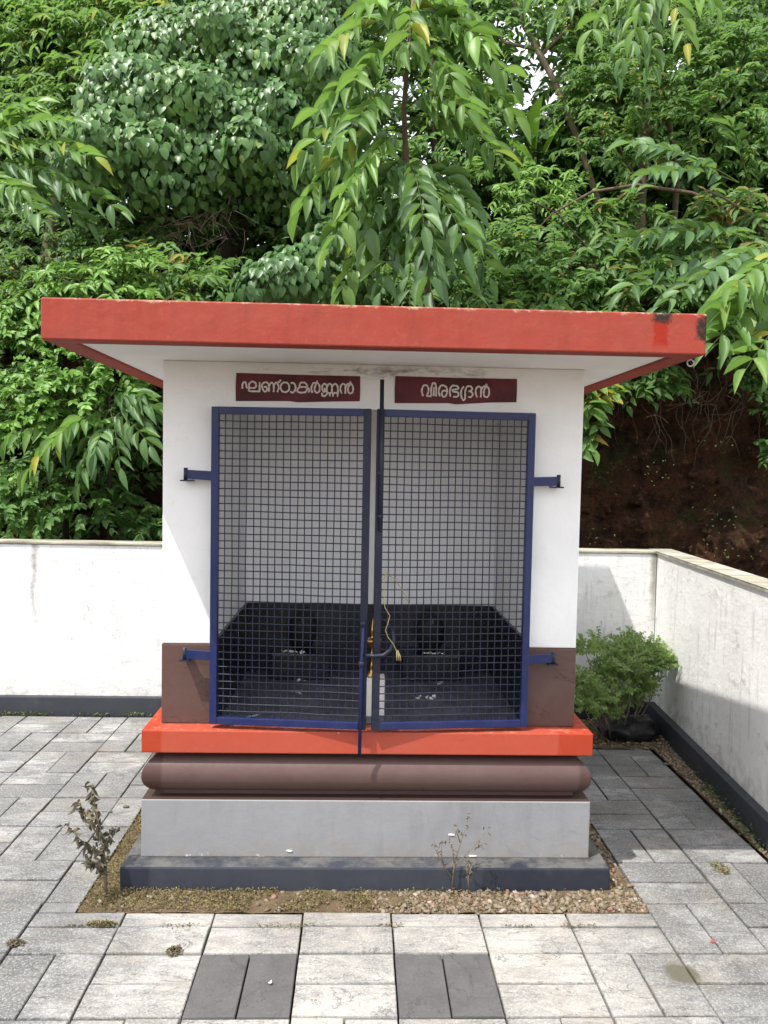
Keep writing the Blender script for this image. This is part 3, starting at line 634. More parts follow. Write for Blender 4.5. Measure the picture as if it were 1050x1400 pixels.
def name_board(x0, x1, z0, z1, skew, glyphs, tx0, tx1, tz0, xh, label_text):
    pts = [(x0, z0-.001), (x0+.2, z0+.003), ((x0+x1)/2, z0-.001), (x1-.1, z0+.005+skew), (x1, z0+.008+skew), (x1+.001, (z0+z1)/2), (x1, z1-.001+skew*.3), ((x0+x1)/2, z1-.001), (x0+.001, z1+.001), (x0-.001, (z0+z1)/2)]
    yb, yf = YF+.0015, YF-.0035; nb = len(pts); b_ = MB()
    b_.add([(x, yf, z) for x, z in pts]+[(x, yb, z) for x, z in pts], [tuple(range(nb))]+[(k, nb+k, nb+(k+1) % nb, (k+1) % nb) for k in range(nb)])
    board = b_.build('name_board', M['sign'], SH); tag(board, label_text)
    tot = sum(GL[g_][0]+.14 for g_ in glyphs); sx = (tx1-tx0)/tot; cx = tx0; q = 0
    for g_ in glyphs:
        wdt, strokes = GL[g_]; l = MB()
        for st in strokes:
            q += 1; pl = [Vector((cx+p.x*sx, tz0+p.y*xh)) for p in arc_spline(st)]; hw = .0031; yy = yf-.0008-.00022*(q % 7)
            L_, R_ = [], []
            for i, p in enumerate(pl):
                t = (pl[min(i+1, len(pl)-1)]-pl[max(i-1, 0)]); t = t.normalized() if t.length > 1e-9 else Vector((1, 0))
                nn = Vector((-t.y, t.x)); h = hw*(1+.18*math.sin(i*.9+q)); L_.append(p+nn*h); R_.append(p-nn*h)
            k = len(pl); l.add([(p.x, yy, p.y) for p in L_]+[(p.x, yy, p.y) for p in R_], [(i, i+1, k+i+1, k+i) for i in range(k-1)])
        lo = l.build('letter', M['letter'], SH); lo.parent = board
        cx += (wdt+.14)*sx
name_board(-.464, -.002, 1.791, 1.893, 0, ['gha','nna','virama','ttha','aa','ka','rchil','nnnna','nchil'], -.441, -.020, 1.826, .0360, 'maroon painted board with nine white letters above the left gate leaf')
name_board(.129, .588, 1.796, 1.895, .004, ['vii','ra','bha','dra','nchil'], .229, .492, 1.823, .0405, 'maroon painted board with a shorter white name above the right gate leaf')

# ------------------------------------------------------------------ gate leaves
ZB, ZT = .583, 1.764; TW = .0135
def gate_leaf(side, hx, hy, tx, ty, label, dx_top=0.0):
    """square tube frame, welded mesh, hinge arms; hinge post at (hx,hy), free edge at (tx,ty)"""
    root = empty('gate_leaf', (hx, hy, ZB), label, 'gate', 'mesh gate leaves of the shrine')
    u = Vector((tx-hx, ty-hy, 0)); Wd = u.length; u.normalize(); nrm = Vector((u.y, -u.x, 0)); nrm = nrm if nrm.y < 0 else -nrm
    up = Vector((0, 0, 1)); P = lambda a, z, o=0: Vector((hx, hy, 0))+u*a+up*z+nrm*o
    def bar(nm, a0, a1, z0, z1, mt):
        c = P((a0+a1)/2, (z0+z1)/2)
        return MB().obox(c, u*((a1-a0)/2), nrm*.0125, up*((z1-z0)/2), .002).build(nm, mt, root)
    bar('hinge_stile', 0, 2*TW, ZB, ZT, M['gate'])
    bar('free_stile', Wd-2*TW, Wd, ZB, ZT, M['gate_dark'])
    bar('bottom_rail', 2*TW+.0004, Wd-2*TW-.0004, ZB+.0005, ZB+2*TW, M['gate'])
    bar('top_rail', 2*TW+.0004, Wd-2*TW-.0004, ZT-2*TW, ZT-.0005, M['gate'])
    a0, a1, z0, z1 = 2*TW-.004, Wd-2*TW+.004, ZB+2*TW-.004, ZT-2*TW+.004; pitch = .02745
    nv = int(round((a1-a0)/pitch)); nh = int(round((z1-z0)/pitch))
    def wires(nm, n, pts_of, o):
        for k in range(1, n):
            p, q = pts_of(k); mid = (p+q)/2
            bow = [p, p.lerp(q, .25)+nrm*random.gauss(0, .0009)+(q-p).cross(nrm).normalized()*random.gauss(0, .0010), mid+nrm*random.gauss(0, .0014)+(q-p).cross(nrm).normalized()*random.gauss(0, .0012), p.lerp(q, .75)+nrm*random.gauss(0, .001)+(q-p).cross(nrm).normalized()*random.gauss(0, .0010), q]
            MB().tube(bow, .0022, 5, False).build(nm, M['wire'], root)
    wires('upright_wire', nv, lambda k: (P(a0+(a1-a0)*k/nv, z0, 0), P(a0+(a1-a0)*k/nv, z1, 0)), 0)
    wires('cross_wire', nh, lambda k: (P(a0, z0+(z1-z0)*k/nh, .0034), P(a1, z0+(z1-z0)*k/nh, .0034)), 0)
    # hinge arms carried by a pin on an angle plate built into the wall
    sgn = -1 if side == 'l' else 1
    for zc in (1.512, .842):
        pin = Vector((hx+sgn*.096, 2.992, zc)); a_in = P(.004, zc-.004, .004)
        dirv = (pin-a_in); dn = dirv.normalized(); sd = dn.cross(up).normalized()
        arm = MB().obox((pin+a_in)/2+up*.002, dirv/2, sd*.004, up*.017, .0015).build('hinge_arm', M['gate'], root)
        pp = MB().tube([pin-up*.022, pin+up*.026], .0075, 10); pp_o = pp.build('hinge_pin', M['gate_dark'], root)
        pl = MB(); z = zc-.0235; t = .005
        tri = [(pin.x+sgn*.018, pin.y-.014), (pin.x-sgn*.020, pin.y-.016), (pin.x-sgn*.024, YF+.002), (pin.x+sgn*.010, YF+.002)]
        pl.add([(x, y, z) for x, y in tri]+[(x, y, z+t) for x, y in tri], [(0,1,2,3),(7,6,5,4),(0,4,5,1),(1,5,6,2),(2,6,7,3),(3,7,4,0)])
        pl.build('wall_plate', M['gate_dark'], root)
    return root, P, Wd
gl, PL, WL = gate_leaf('l', -.543, 2.990, .041, 2.934, 'navy mesh gate leaf below the nine letter board, with long drop bolt')
gr, PR, WR = gate_leaf('r', .651, 2.990, .062, 2.934, 'navy mesh gate leaf below the shorter board, with short top bolt', )
# drop bolt on the left leaf
rod = MB().tube([at(497, 848, 2.915), at(494.5, 905, 2.914), at(491.5, 1031, 2.910)], .0068, 10).build('drop_bolt', M['gate'], gl)
for py in (853, 908): 
    c = at(496 if py < 900 else 494.3, py, 2.915); MB().lathe((c.x, c.y, c.z-.010), [(.009,0),(.0115,.002),(.0115,.018),(.009,.020)], 12).build('bolt_guide', M['gate_dark'], gl)
MB().tube([at(522.5, 519, 2.912), at(521, 640, 2.912), at(519.5, 726, 2.913)], .0078, 10).build('top_bolt', M['gate_dark'], gr)
for py in (648, 706): 
    c = at(519.6, py, 2.913); MB().lathe((c.x, c.y, c.z-.008), [(.009,0),(.0118,.002),(.0118,.014),(.009,.016)], 12).build('bolt_guide', M['gate_dark'], gr)
# bent bar handle that latches the two leaves together
hk = [at(500, 896, 2.908), at(512, 897, 2.905), at(524, 896, 2.905), at(533, 889, 2.91), at(538.5, 877, 2.93), at(537, 863, 2.95), at(530, 852, 2.965), at(521, 846, 2.97), at(514, 845, 2.97)]
MB().tube(hk, .0078, 10).build('latch_handle', M['gate_dark'], gr)
st1 = [at(527, 785, 2.915), at(524.5, 792, 2.912), at(526, 830, 2.912), at(533, 842, 2.912), at(530, 853, 2.912), at(527, 862, 2.91), at(531, 872, 2.91), at(538, 881, 2.91), at(543, 892, 2.91), at(545, 900, 2.91)]
st2 = [at(527, 785, 2.915), at(538, 790, 2.91), at(547, 802, 2.91), at(556, 818, 2.91), at(560, 827, 2.912)]
sg = MB(); sg.tube(st1, .0016, 6); sg.tube(st2, .0014, 6)
for dx in (-2.5, 0, 2): sg.tube([at(543+dx*.4, 889, 2.909), at(545+dx, 897, 2.908), at(545.5+dx*1.2, 903, 2.91)], .0022, 6)
for a in range(4): sg.tube([at(525+a, 790-a*2, 2.908), at(528+a*.7, 783+a, 2.905), at(527-a*.4, 779+3*a, 2.909)], .0019, 6)
tag(sg.build('string', M['string']), 'yellow string knotted to the gate and hanging beside the latch', 'string')

# ------------------------------------------------------------------ inside the shrine
for k, xc in enumerate((-.256, .352)):
    side = ('nine letter board', 'shorter board')[k]
    t = empty('stone_idol', (xc, 3.74, .571), 'black stone idol on a square pedestal, under the '+side, 'idol', 'idols in the shrine')
    MB().box(xc-.135, xc+.135, 3.665, 3.832, .571, .690, .006).build('pedestal', M['granite'], t)
    bm = bmesh.new(); bmesh.ops.create_icosphere(bm, subdivisions=3, radius=1)
    for v in bm.verts:
        z = v.co.z; wdt = .070*(1-.25*max(0, z)); v.co = Vector((v.co.x*wdt, v.co.y*.045, z*.10))*(1+.06*mnoise.noise(v.co*2))
    mb = MB(); mb.bm(bm, Matrix.Translation((xc, 3.765, .780)), True); mb.build('idol', M['idol'], t)
    bm = bmesh.new(); bmesh.ops.create_icosphere(bm, subdivisions=1, radius=.010)
    mb = MB(); mb.bm(bm, Matrix.Translation((xc+.005, 3.722, .835)) @ Matrix.Diagonal((.7, .4, 1.4, 1)), True); mb.build('paste_mark', M['pebble'], t)
def flower_mesh():
    mb = MB()
    for c in range(3):
        cx, cy = random.uniform(-.006, .006), random.uniform(-.006, .006)
        for k in range(5):
            a = 2*math.pi*k/5+random.uniform(-.2, .2)+c; ca, sa = math.cos(a), math.sin(a); l = random.uniform(.007, .010)
            mb.add([(cx, cy, .003+c*.002), (cx+ca*l*.6-sa*.003, cy+sa*l*.6+ca*.003, .005+c*.002), (cx+ca*l, cy+sa*l, .003+random.uniform(0, .006)), (cx+ca*l*.6+sa*.003, cy+sa*l*.6-ca*.003, .005+c*.002)], [(0,1,2,3)])
    return mb.mesh('flower')
FM = [flower_mesh() for _ in range(4)]
for me in FM: me.materials.append(M['petal'])
def flowers(spots, z, label, cat='flowers'):
    t = None
    for (px, py) in spots:
        p = on_ground(px, py, z) if z < .6 else at(px, py, 3.672)
        if z >= .6: p.z = .692
        if t is None: t = empty('flower_offering', p, label, cat, 'flower offerings before the idols')
        o = bpy.data.objects.new('flower', random.choice(FM)); COL.objects.link(o); o.parent = t
        s_ = random.uniform(.9, 1.35); o.scale = (s_, s_, s_); o.rotation_euler = (random.uniform(-.8, .3), random.uniform(-.4, .4), random.uniform(0, 6))
        o.location = p-t.location+Vector((0, 0, .002))
flowers([(389, 894), (393, 893), (397, 894), (402, 893), (412, 892), (414, 891)], .70, 'loose white flowers on the pedestal under the nine letter board')
flowers([(580, 903), (584, 902), (588, 902), (592, 901), (596, 903), (600, 901), (604, 902)], .70, 'full row of white flowers on the pedestal under the shorter board')
flowers([(410, 932), (416, 933)], .573, 'two white flowers on the dark floor beside the pedestal under the nine letter board')
flowers([(400, 948), (403, 949), (408, 950)], .573, 'three white flowers on the dark floor below the nine letter board')
flowers([(561, 930), (564, 931)], .573, 'two tiny white flowers on the floor near the brass lamp')
flowers([(598, 936), (602, 938), (604, 935)], .573, 'three white flowers on the floor touching the pedestal under the shorter board')
flowers([(566, 955), (571, 957), (574, 956), (584, 956), (589, 957), (592, 955)], .573, 'scattered white flowers on the floor well in front of the pedestal, behind the right leaf')
lp = empty('brass_lamp', (.072, 3.17, .571), 'slim brass oil lamp on a white marble block behind the gate gap', 'lamp')
MB().box(.040, .116, 3.13, 3.21, .571, .722, .003).build('block', M['marble'], lp)
MB().lathe((.066, 3.168, .7225), [(.026,0),(.027,.005),(.013,.016),(.009,.032),(.0125,.040),(.008,.050),(.008,.078),(.013,.086),(.008,.095),(.0085,.118),(.034,.140),(.036,.148),(.010,.150),(.007,.165),(.012,.176),(.008,.190),(.003,.225),(.001,.236)], 24).build('lamp_body', M['brass'], lp)

# small white ring on the roof corner
p = at(944, 495, 2.60); rg = MB()
rg.tube([(p.x+.0105*math.cos(a), p.y, p.z+.0105*math.sin(a)-.003) for a in [2*math.pi*k/20 for k in range(21)]], .0024, 8, False)
tag(rg.build('cable_ring', M['ring']), 'small white ring hanging under the stained roof corner', 'ring')

# ------------------------------------------------------------------ gravel, moss
def stones_mesh(name, pts, sizes, tints, mat, seed=1):
    base = []
    for k in range(9):
        bm = bmesh.new()
        for q in range(11):
            d_ = Vector((random.gauss(0, 1), random.gauss(0, 1), random.gauss(0, 1))).normalized(); bm.verts.new((d_.x*1.15, d_.y*.9, d_.z*.72))
        h = bmesh.ops.convex_hull(bm, input=list(bm.verts)); bmesh.ops.triangulate(bm, faces=list(bm.faces)); bm.verts.index_update()
        bm.verts.ensure_lookup_table(); base.append((np.array([v.co[:] for v in bm.verts]), np.array([[v.index for v in f.verts] for f in bm.faces]))); bm.free()
    V, F, T = [], [], []; nb = 0
    for p, s_, t in zip(pts, sizes, tints):
        bv, bf = base[random.randrange(9)]; Rm = np.array(Matrix.Rotation(random.uniform(0, 6.28), 3, 'Z') @ Matrix.Rotation(random.uniform(-.6, .6), 3, 'X'))
        V.append((bv @ Rm.T)*s_+np.array(p)); F.append(bf+nb); T.append(np.full(len(bv), t)); nb += len(bv)
    return np_mesh(name, np.concatenate(V), np.concatenate(F), np.concatenate(T), mat)
def np_mesh(name, V, F, T, mat, smooth=False):
    me = bpy.data.meshes.new(name); k = F.shape[1]
    me.vertices.add(len(V)); me.vertices.foreach_set('co', V.astype(np.float32).ravel())
    me.loops.add(F.size); me.loops.foreach_set('vertex_index', F.astype(np.int32).ravel())
    me.polygons.add(len(F)); me.polygons.foreach_set('loop_start', np.arange(0, F.size, k, dtype=np.int32))
    if smooth: me.polygons.foreach_set('use_smooth', np.ones(len(F), dtype=bool))
    a = me.attributes.new('tint', 'FLOAT', 'POINT'); a.data.foreach_set('value', T.astype(np.float32))
    me.update(calc_edges=True); me.validate(); me.materials.append(mat); return me
def scatter(poly_fn, n, box, smin, smax, z=.002):
    P, S, T = [], [], []
    while len(P) < n:
        x = random.uniform(box[0], box[1]); y = random.uniform(box[2], box[3])
        if poly_fn and not poly_fn(x, y): continue
        s_ = smin+(smax-smin)*random.random()**2.4; P.append((x, y, z+s_*.15+random.uniform(0, .006))); S.append(s_); T.append(random.random())
    return P, S, T
ft = lambda x, y: not (-.85 < x < .96 and y > 2.872)
P1, S1, T1 = scatter(lambda x, y: ft(x, y) and random.random() < (.10 if x < .05 else .35 if x < .2 else 1.0), 1700, (BED[0]+.02, BED[1]-.005, 2.736, 2.878), .0040, .0165, -.006)
P2, S2, T2 = scatter(ft, 700, (.955, BED[1]-.006, 2.85, 4.3), .004, .016, -.005)
P3, S3, T3 = scatter(lambda x, y: x < rwx(y)-.004 and x > 1.688, 1100, (1.686, 1.84, 2.5, 4.45), .004, .012, -.002)
P4, S4, T4 = scatter(lambda x, y: y > 4.40 and x < rwx(y)-.004, 900, (1.28, 1.84, 4.38, 4.93), .004, .014, .006)
me = stones_mesh('gravel', P1+P2+P3+P4, S1+S2+S3+S4, T1+T2+T3+T4, M['gravel'])
tag(mesh_obj('gravel', me), 'brown gravel around the shrine footing and along the wall foot', 'gravel', kind='stuff')

# leaf templates: u along the leaf, v across, w out of the plane; quads only
def tmpl(prof, fold=.18, droop=.25, curl=0.0):
    V = []; F = []
    for u, hv in prof:
        wz = -droop*u*u
        V += [(u, -hv, wz+fold*hv), (u, 0.0, wz), (u, hv, wz+fold*hv)]
    for i in range(len(prof)-1):
        a = i*3; F += [(a, a+1, a+4, a+3), (a+1, a+2, a+5, a+4)]
    return np.array(V), np.array(F)
T_HEART = tmpl([(-.08, .22), (.06, .44), (.34, .50), (.70, .31), (1.0, .012)], .25, .18)
T_LANCE = tmpl([(0, .02), (.22, .36), (.5, .46), (.78, .26), (1.0, .01)], .30, .22)
T_LITTLE = tmpl([(0, .05), (.45, .5), (1.0, .03)], .25, .2)
def unit(a): return a/np.maximum(np.linalg.norm(a, axis=1, keepdims=True), 1e-9)
def leaves_mesh(name, P, D, N, L, W, T, tm_, mat, smooth=True):
    """one mesh of many leaves: points, tip directions, normals, lengths, widths, tints"""
    V0, F0 = tm_; D = unit(D); S = unit(np.cross(D, N)); N = np.cross(S, D); n = len(P)
    VV = P[:, None, :] + D[:, None, :]*(V0[None, :, 0:1]*L[:, None, None]) + S[:, None, :]*(V0[None, :, 1:2]*W[:, None, None]) + N[:, None, :]*(V0[None, :, 2:3]*L[:, None, None])
    FF = F0[None] + (np.arange(n)*len(V0))[:, None, None]
    return np_mesh(name, VV.reshape(-1, 3), FF.reshape(-1, 4), np.repeat(T, len(V0)), mat, smooth)
class Leaves:
    def __init__(s): s.P, s.D, s.N, s.L, s.W, s.T = [], [], [], [], [], []
    def add(s, P, D, N, L, W, T):
        s.P.append(P); s.D.append(D); s.N.append(N); s.L.append(L); s.W.append(W); s.T.append(T)
    def cat(s): return [np.concatenate(x) for x in (s.P, s.D, s.N, s.L, s.W, s.T)]
    def obj(s, name, tm_, mat, parent=None, kind='stuff'):
        P, D, N, L, W, T = s.cat(); off = np.array(wloc(parent)) if parent else 0
        me = leaves_mesh(name, P-off, D, N, L, W, np.clip(T, 0, .999), tm_, mat); o = mesh_obj(name, me, None, parent)
        if kind: o['kind'] = kind
        return o
# mossy cover on the left and front of the strip
mo = Leaves(); n = 60000
x = rng.uniform(BED[0]+.004, BED[1]-.01, n); y = rng.uniform(BED[2]+.006, 3.9, n)
keep = ~((x > -.852) & (x < .96) & (y > 2.872)); 
keep &= ((x < .08) | (rng.random(n) < .22)) & ~((x > .1) & (y > 2.9))
clump = np.array([mnoise.noise(Vector((a*7, b_*7, 0))) for a, b_ in zip(x, y)]); keep &= clump > np.where(x < -.75, -.75, -.12)
x, y = x[keep], y[keep]; n = len(x)
P = np.stack([x, y, rng.uniform(.001, .013, n)], 1); D = np.stack([rng.normal(0, 1, n), rng.normal(0, 1, n), rng.uniform(.2, 1.4, n)], 1)
mo.add(P, D, np.stack([rng.normal(0, .5, n), rng.normal(0, .5, n), np.ones(n)], 1), rng.uniform(.005, .011, n), rng.uniform(.004, .007, n), np.clip(.4+.5*clump[keep]+rng.normal(0, .2, n), 0, 1))
nl = 700; x = rng.uniform(-.95, 1.0, nl); cl = np.array([mnoise.noise(Vector((a*6, 3.3, 0))) for a in x]); x = x[cl > .12]; nl = len(x)
P = np.stack([x, 2.645+rng.normal(0, .007, nl), rng.uniform(.0005, .006, nl)], 1)
mo.add(P, np.stack([rng.normal(0, 1, nl), rng.normal(0, 1, nl), rng.uniform(0, .5, nl)], 1), np.stack([rng.normal(0, .4, nl), rng.normal(0, .4, nl), np.ones(nl)], 1), rng.uniform(.005, .011, nl), rng.uniform(.003, .006, nl), rng.random(nl)*.35)
tag(mo.obj('moss_cover', T_LITTLE, M['l_moss']), 'dry yellowish moss growing on the strip before the shrine footing', 'moss')
def tuft(px, py, rx, ry, n, label, mat='l_moss', h=.012, cat='moss'):
    c = on_ground(px, py); lv = Leaves(); a = rng.uniform(0, 6.28, n); r_ = np.sqrt(rng.random(n))
    P = np.stack([c.x+rx*r_*np.cos(a), c.y+ry*r_*np.sin(a), rng.uniform(.001, h, n)*(1.1-r_)], 1)
    D = np.stack([rng.normal(0, 1, n), rng.normal(0, 1, n), rng.uniform(.1, 1.0, n)], 1)
    lv.add(P, D, np.stack([rng.normal(0, .4, n), rng.normal(0, .4, n), np.ones(n)], 1), rng.uniform(.006, .014, n), rng.uniform(.004, .009, n), rng.random(n))
    o = lv.obj('moss_tuft', T_LITTLE, M[mat], None, None); tag(o, label, cat, 'moss tufts on the paving')
tuft(139, 1264, .050, .014, 260, 'long dry moss tuft on the pale paving beside the planting strip')
tuft(239, 1301, .022, .024, 200, 'round brown moss tuft on pale paving beside a charcoal stone', 'l_dry')
tuft(21, 1290, .026, .018, 160, 'flat brown moss tuft by itself on the greyer paving', 'l_dry')
tuft(985, 1188, .03, .05, 130, 'thin yellow weed tuft on the paving towards the mould streaked wall', 'l_moss', .02)
# weeds along wall feet
wl = Leaves()
def weeds(n, fx, h=.03):
    q = np.array([fx() for _ in range(n)]); P = np.concatenate([q, rng.uniform(.0, h, (n, 1))], 1)
    D = np.stack([rng.normal(0, .8, n), rng.normal(0, .8, n), rng.uniform(.2, 1.2, n)], 1)
    wl.add(P, D, np.stack([rng.normal(0, .6, n), rng.normal(0, .6, n), np.ones(n)], 1), rng.uniform(.008, .02, n), rng.uniform(.006, .012, n), rng.random(n))
def _f():
    y_ = 3.3+random.gauss(0, .13)*1.3+random.choice((0, .2, .45)); return (rwx(y_)-random.uniform(.006, .055), y_)
weeds(240, _f, .045)
weeds(260, lambda: (random.choice((-2.3, -1.95, -1.6, -1.35, -1.1, -2.1))+random.gauss(0, .06), 4.932-abs(random.gauss(0, .008))), .014)
weeds(160, lambda: (random.uniform(1.3, 1.8), random.uniform(4.42, 4.9)), .03)
tag(wl.obj('weeds', T_LITTLE, M['l_weed']), 'tiny green weeds along the feet of the boundary walls', 'weeds')
for (px, py, s_, lb) in ((77, 1104, .013, 'larger grey pebble on pale paving beside the withered sapling'), (55, 1111, .010, 'smaller dark pebble on pale paving beside the withered sapling'), (123, 1185, .013, 'flat grey pebble at the edge of the moss by the withered sapling'), (910, 1046, .015, 'dark pebble on the shaded path beside the gravel')):
    px2 = px if px > 900 or px == 123 else px+95
    c = on_ground(px2, py); bm = bmesh.new(); bmesh.ops.create_icosphere(bm, subdivisions=2, radius=1)
    for v in bm.verts: v.co = Vector((v.co.x*1.4, v.co.y, v.co.z*.55))*(1+.25*mnoise.noise(v.co*1.3+Vector((px, 0, 0))))*s_*.8
    mb = MB(); mb.bm(bm, Matrix.Translation((c.x, c.y, s_*.4)), True); tag(mb.build('pebble', M['pebble']), lb, 'pebble')
for (px, py, mt, lb) in ((975, 1289, 'redpetal', 'red fallen petal on a pale paving stone'), (370, 1345, 'ring', 'pinkish white fallen petal on a charcoal paving stone')):
    c = on_ground(px, py); mb = MB(); n = 8
    mb.add([(c.x, c.y, .005)]+[(c.x+.009*math.cos(a)*random.uniform(.4, 1), c.y+.013*math.sin(a)*random.uniform(.4, 1), .003+random.uniform(0, .004)) for a in [2*math.pi*k/n for k in range(n)]], [(0, k+1, (k+1) % n+1) for k in range(n)])
    tag(mb.build('fallen_petal', M[mt]), lb, 'petal')

# ------------------------------------------------------------------ small plants before the shrine
def spray(lv, p0, d0, length, n, L, W, tint, droop=.5, spread=.9, twig=None):
    """leaves along one drooping twig"""
    p0 = np.array(p0); d0 = np.array(d0)/np.linalg.norm(d0); t = np.linspace(.12, 1, n)
    pts = p0+d0*(length*t)[:, None]; pts[:, 2] -= droop*length*t**2
    tan = np.tile(d0, (n, 1)); tan[:, 2] -= 2*droop*t; tan = unit(tan)
    side = np.cross(tan, [-.2, -.45, .87]); side = unit(side+1e-6); sg_ = np.where(np.arange(n) % 2 == 0, 1.0, -1.0)[:, None]
    D = tan*.55+side*sg_*spread+rng.normal(0, .28, (n, 3)); D[:, 2] -= .28
    N = np.array([0, 0, 1.0])+rng.normal(0, .38, (n, 3))+np.array([-.20, -.45, 0])
    k = rng.uniform(.7, 1.2, n); lv.add(pts, D, N, L*k, W*k, np.clip(tint+rng.normal(0, .23, n), 0, .999))
    if twig is not None: twig.tube([tuple(p0)]+[tuple(p) for p in pts[::max(1, n//3)]], [.004]+[.0025]*len(pts[::max(1, n//3)]), 4, False)

# withered sapling
b0 = on_ground(145, 1226); sp = empty('withered_sapling', b0, 'withered leafy sapling in the mossy strip beside the shrine footing', 'plant')
tops = [[at(145,1226,2.836), at(144,1180,2.83), at(139,1150,2.83), at(132,1110,2.84), at(124,1072,2.85)], [at(143,1170,2.83), at(128,1160,2.80), at(110,1148,2.77), at(90,1128,2.75)], [at(141,1160,2.83), at(148,1146,2.86), at(154,1130,2.90)], [at(137,1140,2.83), at(118,1112,2.88), at(108,1096,2.9)], [at(145,1190,2.83), at(133,1182,2.79), at(122,1174,2.76)]]
sm = MB()
for k, tp in enumerate(tops): sm.tube(tp, [.0055, .0045, .0035, .0025, .0015][:len(tp)] if k == 0 else [.003, .0025, .0018, .0012][:len(tp)], 6)
sm.build('stem', M['twig'], sp)
lv = Leaves()
for k, tp in enumerate(tops):
    for a in range(len(tp)-1):
        if k == 0 and a == 0: continue
        for t in np.linspace(0, 1, 8 if k == 0 else 7):
            p = tp[a].lerp(tp[a+1], t); n = 3 if (k == 0 and a >= 2) else 2
            D = rng.normal(0, .55, (n, 3)); D[:, 2] -= 1.0; N = rng.normal(0, .8, (n, 3))
            lv.add(np.tile(np.array(p), (n, 1))+rng.normal(0, .008, (n, 3)), D, N, rng.uniform(.020, .036, n), rng.uniform(.008, .015, n), rng.random(n)*.75)
lv.obj('leaves', tmpl([(0, .05), (.3, .45), (.65, .4), (1.0, .03)], .8, .5), M['l_dry'], sp)
# dead weed
b0 = on_ground(617, 1222); dw = empty('dead_weed', b0, 'brittle dead weed with bare stems standing in the gravel', 'plant')
Yd = 2.865
paths = [[(617,1222),(620,1190),(624,1172),(633,1142),(638,1128),(641,1115)], [(621,1185),(634,1172),(652,1152),(666,1134)], [(621,1180),(619,1165),(617,1152)], [(618,1200),(606,1184),(598,1166),(592,1155)], [(606,1184),(603,1165),(605,1150),(613,1148)], [(641,1222),(640,1200),(644,1186),(650,1178)], [(640,1200),(637,1186),(640,1176)], [(629,1152),(624,1136),(621,1130)], [(652,1152),(656,1156),(659,1155)]]
sm = MB(); lv = Leaves()
for k, pth in enumerate(paths):
    P_ = [at(a, c, Yd-.03*(i % 2)*.3-.004*k) for i, (a, c) in enumerate(pth)]; sm.tube(P_, [max(.0009, .0030-.0004*i-(.0008 if k else 0)) for i in range(len(P_))], 5)
    for a in range(1, len(P_)):
        n = 5 if k in (5, 6) else 3; p = np.array(P_[a])
        D = rng.normal(0, .6, (n, 3)); D[:, 2] -= .8
        lv.add(np.tile(p, (n, 1))+rng.normal(0, .006, (n, 3)), D, rng.normal(0, 1, (n, 3)), rng.uniform(.010, .020, n), rng.uniform(.004, .008, n), rng.uniform(0, .6, n)+(.4 if k in (5, 6) else 0))
sm.build('stem', M['twig'], dw); lv.obj('leaves', T_LITTLE, M['l_dry'], dw)
# bush in the wall corner
bb = Vector((1.56, 4.66, .01)); bush = empty('corner_bush', bb, 'small leafy green bush growing in the corner of the boundary walls', 'bush')
sm = MB(); lv = Leaves(); BUS = [((825, 925), 4.5), ((845, 925), 4.65), ((885, 935), 4.6), ((860, 960), 4.55), ((805, 950), 4.4), ((830, 975), 4.45), ((890, 910), 4.5), ((865, 900), 4.5), ((800, 890), 4.45), ((795, 935), 4.3), ((835, 905), 4.5), ((850, 890), 4.6), ((880, 890), 4.6), ((895, 915), 4.6), ((870, 930), 4.5), ((905, 905), 4.55), ((840, 945), 4.4), ((815, 960), 4.3), ((875, 950), 4.5), ((800, 970), 4.25), ((860, 880), 4.75), ((895, 895), 4.75), ((820, 885), 4.7), ((860, 915), 4.4)]
for (px, py), Yc in BUS:
    c = at(px, py, Yc); root_ = Vector((bb.x+(c.x-bb.x)*.35, bb.y+(c.y-bb.y)*.4, .01)); mid = root_.lerp(c, .55)+Vector((random.uniform(-.03, .03), random.uniform(-.03, .03), -.02))
    sm.tube([root_, mid, c], [.005, .0035, .0018], 6)
    for q in range(44):
        d_ = rng.normal(0, 1, 3); d_[2] = abs(d_[2])*.8+.1; rr = rng.uniform(.2, 1)
        s0 = np.array(c)+d_/np.linalg.norm(d_)*rng.uniform(.0, .060)
        spray(lv, s0, d_, .075, 12, .0170, .0125, .35+.35*rr, .15, .9, sm if q < 3 else None)
sm.build('stem', M['twig'], bush); lv.obj('leaves', T_LITTLE, M['l_bush'], bush)
# black sack lying at the bush's foot
bm = bmesh.new(); bmesh.ops.create_icosphere(bm, subdivisions=4, radius=1)
for v in bm.verts:
    d = 1+.16*mnoise.noise(v.co*1.9)+.07*mnoise.noise(v.co*5); z = v.co.z
    v.co = Vector((v.co.x*.180*d, v.co.y*.125*d, (max(z, -.55)+.55)*.085*d))
mb = MB(); mb.bm(bm, Matrix.Translation((1.615, 4.60, .004)), True); tag(mb.build('plastic_sack', M['blackbag']), 'crumpled black plastic sack lying under the corner bush', 'sack')

